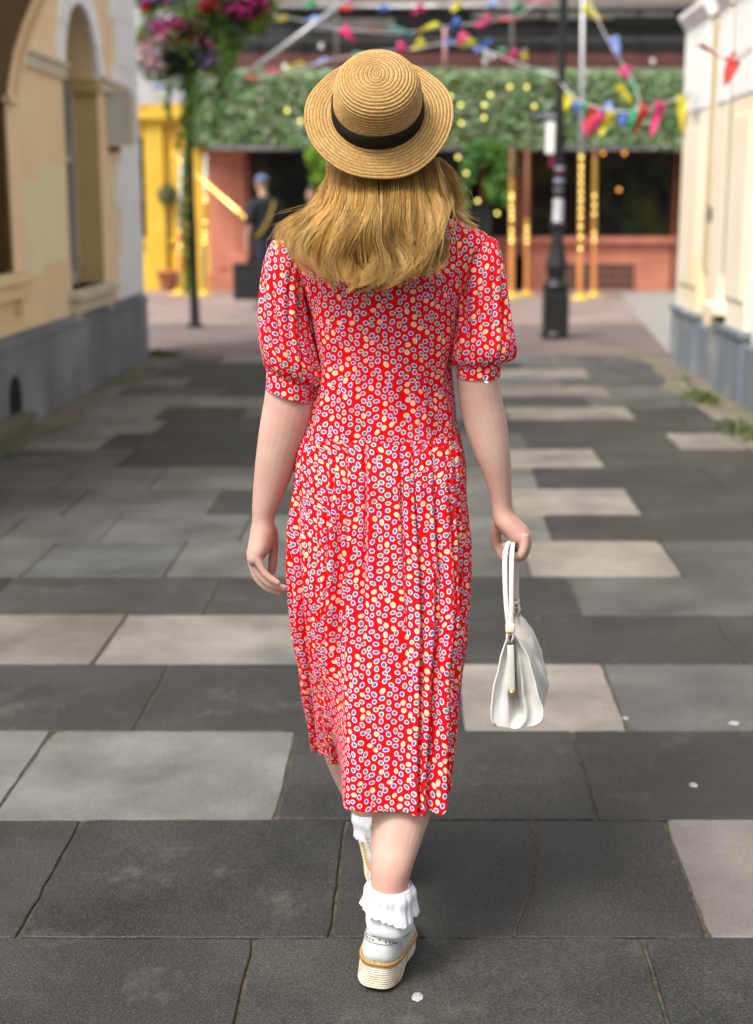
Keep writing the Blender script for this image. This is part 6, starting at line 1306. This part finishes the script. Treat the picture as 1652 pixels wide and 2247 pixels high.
bunting('upper string of flags crossing above the straw hat', [(560, 30, 20), (640, 40, 20), (740, 62, 20.2), (860, 72, 20.2), (960, 62, 20.2), (1060, 48, 20), (1130, 36, 20), (1200, -10, 19.8)],
        [(632, 36, -34, 8, 22, 'y'), (700, 34, -34, 14, 26, 'l'), (752, 58, 26, 38, 28, 'p'), (838, 64, -40, -2, 24, 'r'), (858, 62, 50, 14, 20, 't'), (962, 54, -46, 12, 22, 'y'), (1008, 44, -24, 18, 22, 'b'), (1074, 36, -32, 24, 26, 'p'), (1120, 36, -30, 14, 26, 'r'), (1128, 42, 20, 6, 12, 'r'), (1140, 10, -12, 24, 22, 'g'), (1165, 4, 44, 2, 20, 'p')])
bunting('string of flags highest of all, half cut by the top edge of the picture', [(620, -14, 21), (760, 10, 21), (900, 16, 21), (1040, 4, 21), (1180, -16, 21)],
        [(690, 0, -20, 18, 22, 'g'), (770, 8, -26, 16, 24, 'r'), (850, 12, -22, 18, 22, 'b'), (930, 14, -24, 18, 24, 'p'), (1010, 8, -20, 18, 22, 'y'), (1090, -2, -22, 20, 22, 'l')])
bunting('short string of flags between the baskets and the yellow shop front', [(300, 236, 18.2), (345, 214, 18.4), (380, 196, 18.6), (455, 178, 19)],
        [(356, 210, -30, -6, 26, 'y'), (340, 186, 26, 8, 26, 'b'), (384, 190, 22, 10, 24, 'g'), (326, 236, -18, 4, 14, 'p')])
bunting('red flag twisted on its cord in front of the white panel at the right edge', [(1652, 106, 8.0), (1612, 130, 8.2), (1560, 110, 8.6), (1530, 98, 9)],
        [(1606, 132, -70, -34, 24, 'r'), (1612, 128, -26, 66, 30, 'r'), (1606, 130, 46, -24, 16, 'r'), (1600, 122, 18, 22, 34, 'r')])

# ------------------------------------------------------------------ people in the square
M_skin2 = mat('tanned_skin', (.50, .30, .22), (.42, .24, .17), 20, .5)
def figure(root, x, y, h, yaw, cols, cap=None, arm_bend=0.0, stride=.14):
    """a clothed adult: body, shirt, trousers, shoes; local +y = facing"""
    s = h / 1.78; cy_, sy_ = math.cos(yaw), math.sin(yaw)
    T = lambda p: (x + (p[0] * cy_ - p[1] * sy_) * s, y + (p[0] * sy_ + p[1] * cy_) * s, p[2] * s)
    ring = lambda cx, cyy, z, rx, ry: np.array([*T((cx, cyy, z)), cy_ * rx * s, sy_ * rx * s, 0, -sy_ * ry * s, cy_ * ry * s, 0])
    g = [loft([ring(0, 0, .86, .15, .10), ring(0, .0, 1.0, .155, .105), ring(0, .01, 1.15, .14, .10), ring(0, .01, 1.32, .18, .11), ring(0, 0, 1.42, .19, .09), ring(0, 0, 1.47, .09, .06), ring(0, .02, 1.52, .055, .055), ring(0, .03, 1.58, .05, .055)], 24, 20)[:2]]
    m = MB(); c = T((0, .05, 1.67)); m.ball(c, (.078 * s, .085 * s, .10 * s), 12); m.ball(T((0, .09, 1.60)), (.05 * s, .05 * s, .05 * s), 8); m.ball(T((0, .145, 1.66)), (.014 * s, .02 * s, .02 * s), 6)
    for k in (-1, 1): m.ball(T((k * .08, .04, 1.66)), (.012 * s, .02 * s, .03 * s), 6)
    g.append(m.geo()[:2])
    def arm(k, f):
        pts = [(k * .185, 0, 1.40), (k * .225, 0, 1.28), (k * .25, .0 + f * .04, 1.12), (k * .25, .05 + f * .16, .96), (k * .24, .07 + f * .24, .84), (k * .235, .085 + f * .26, .76)]
        m = MB(); m.tube([T(p) for p in catmull(pts, 20)], np.interp(np.linspace(0, 1, 20), [0, .25, .5, .8, .9, 1], [.05, .048, .04, .028, .035, .03]) * s, 12)
        for j in range(4): m.tube([T((k * (.225 + .004 * j), .06 + f * .26 + .018 * j, .775)), T((k * (.22 + .004 * j), .065 + f * .27 + .018 * j, .73)), T((k * .212, .07 + f * .27 + .018 * j, .70 - .004 * j))], [.010 * s, .009 * s, .007 * s], 6)
        m.tube([T((k * .225, .11 + f * .25, .80)), T((k * .215, .135 + f * .26, .76)), T((k * .21, .14 + f * .26, .73))], [.012 * s, .010 * s, .008 * s], 6)
        return m.geo()[:2]
    g.append(arm(1, arm_bend)); g.append(arm(-1, arm_bend))
    for k in (-1, 1):
        d = k * stride
        g.append(loft([ring(k * .085, 0, .90, .085, .09), ring(k * .09, d * .5, .62, .07, .075), ring(k * .09, d * .8, .46, .055, .06), ring(k * .09, d * .9, .30, .05, .055), ring(k * .09, d * 1.2, .08, .035, .04)], 20, 16)[:2])
        m = MB(); m.ball(T((k * .09, d * 1.2 + .06, .05)), (.045 * s, .09 * s, .045 * s), 8); g.append(m.geo()[:2])
    part('body', remesh_union(join_geo([(np.asarray(a), b) for a, b in g]), .010, 2), cols[0], root, smooth=True)
    sh = [loft([ring(0, 0, .90, .172, .125), ring(0, 0, 1.0, .172, .12), ring(0, .01, 1.15, .162, .118), ring(0, .01, 1.32, .20, .125), ring(0, 0, 1.43, .20, .10), ring(0, 0, 1.485, .10, .07), ring(0, .01, 1.50, .065, .062)], 30, 28, lambda S, TH: .006 * np.sin(TH * 7 + S * 14) * (S < .8))[:2]]
    for k in (-1, 1):
        m = MB(); m.tube([T(p) for p in catmull([(k * .16, 0, 1.43), (k * .215, 0, 1.34), (k * .245, .0, 1.22), (k * .25, .01, 1.14)], 10)], np.array([.06, .068, .066, .066, .065, .064, .064, .063, .062, .062]) * s, 14); sh.append(m.geo()[:2])
    part('shirt', join_geo([(np.asarray(a), b) for a, b in sh])[:2], cols[1], root, smooth=True)
    tr = [loft([ring(0, 0, .98, .165, .118), ring(0, 0, .90, .17, .122), ring(0, 0, .82, .165, .12)], 8, 24)[:2]]
    for k in (-1, 1):
        d = k * stride; tr.append(loft([ring(k * .088, 0, .90, .092, .108), ring(k * .09, d * .5, .62, .085, .09), ring(k * .09, d * .8, .46, .072, .078), ring(k * .09, d * .9, .30, .068, .072), ring(k * .09, d * 1.2, .07, .062, .068)], 22, 18, lambda S, TH: .005 * np.sin(TH * 5 + S * 18))[:2])
    part('trousers', join_geo([(np.asarray(a), b) for a, b in tr])[:2], cols[2], root, smooth=True)
    for k in (-1, 1):
        m = MB(); d = k * stride * 1.2; m.ball(T((k * .09, d + .06, .045)), (.052 * s, .052 * s, .04 * s), 8); m.ball(T((k * .09, d + .13, .035)), (.045 * s, .05 * s, .03 * s), 8); m.ball(T((k * .09, d - .0, .05)), (.045 * s, .05 * s, .05 * s), 8); part('shoe', m.geo(), cols[3], root, smooth=True)
    if cap is not None:
        m = MB(); m.ball(T((0, .04, 1.715)), (.092 * s, .098 * s, .068 * s), 12); m.prism([(.08 * math.cos(a), .10 + .085 * math.sin(a)) for a in np.linspace(0, PI, 12)], lambda a, b: T((a, b, 1.695)), lambda a, b: T((a, b, 1.708))); part('cap', m.geo(), cap, root, smooth=False)
    else:
        m = MB(); m.ball(T((0, .03, 1.70)), (.09 * s, .10 * s, .09 * s), 12); part('hair', m.geo(), cols[4], root, smooth=True)
    return T, s
M_tee = mat('dark_grey_tee', (.014, .017, .020), (.022, .025, .028), 12, .85, .2, 40); M_navy = mat('navy_trousers', (.010, .014, .035), (.016, .02, .045), 8, .8, .2, 30)
M_cap = mat('blue_cap_cloth', (.09, .125, .23), (.12, .16, .28), 14, .8); M_blk = mat('black_cloth', (.010, .010, .011), (.016, .016, .017), 10, .8); M_ystrap = mat('mustard_strap', (.26, .17, .03), (.20, .13, .025), 10, .8)
mg = G(556, 680); man = thing('person', 'person in a blue cap and dark T-shirt with a mustard strap across the back', 'person', (mg[0] + .12, mg[1], 0))
T, s = figure(man, mg[0] + .17, mg[1], 1.83, math.radians(42), (M_skin2, M_tee, M_navy, M_blk), cap=M_cap)
m = MB(); pts = [T(p) for p in catmull([(.14, .04, 1.48), (.09, -.09, 1.44), (-.0, -.145, 1.28), (-.12, -.13, 1.08), (-.19, -.04, .96)], 22)]; nn_ = len(pts)
V = []
for i, p in enumerate(pts): V += [(p[0] - .02, p[1], p[2] + .013), (p[0] + .02, p[1], p[2] - .013), (p[0] + .02, p[1] + .012, p[2] - .013), (p[0] - .02, p[1] + .012, p[2] + .013)]
m.add(V, [(i * 4 + j, i * 4 + (j + 1) % 4, (i + 1) * 4 + (j + 1) % 4, (i + 1) * 4 + j) for i in range(nn_ - 1) for j in range(4)]); part('strap', m.geo(), M_ystrap, man)
a, b = P(513, 658, mg[1] - .3), P(600, 577, mg[1] - .3); cs = thing('carrying_case', 'large black rectangular case held low by the person in the blue cap', 'case', ((a[0] + b[0]) / 2, mg[1] - .25, a[2]))
m = MB(); m.box((a[0], mg[1] - .36, a[2]), (b[0], mg[1] - .22, b[2]), bev=.025); part('case_body', m.geo(), M_blk, cs)
m = MB(); xm = (a[0] + b[0]) / 2; m.tube([(xm - .09, mg[1] - .29, b[2] - .01), (xm - .07, mg[1] - .29, b[2] + .06), (xm + .07, mg[1] - .29, b[2] + .06), (xm + .09, mg[1] - .29, b[2] - .01)], .012, 8); part('handle', m.geo(), M_blk, cs)
m = MB(); z_ = (a[2] * .35 + b[2] * .65); m.box((a[0] - .003, mg[1] - .364, z_), (b[0] + .003, mg[1] - .216, z_ + .012)); part('zip', m.geo(), mat('zip_grey', (.05, .05, .055), rough=.4), cs)
p2 = G(690, 672); other = thing('person', 'dark dressed person almost hidden behind the hair of the woman in red', 'person', (p2[0], p2[1], 0))
hp2 = P(678, 412, p2[1])[2]
figure(other, p2[0], p2[1], hp2 + .02, math.radians(150), (M_skin2, M_blk, M_blk, M_blk, mat('dark_hair', (.03, .018, .01), rough=.5)), stride=.05)
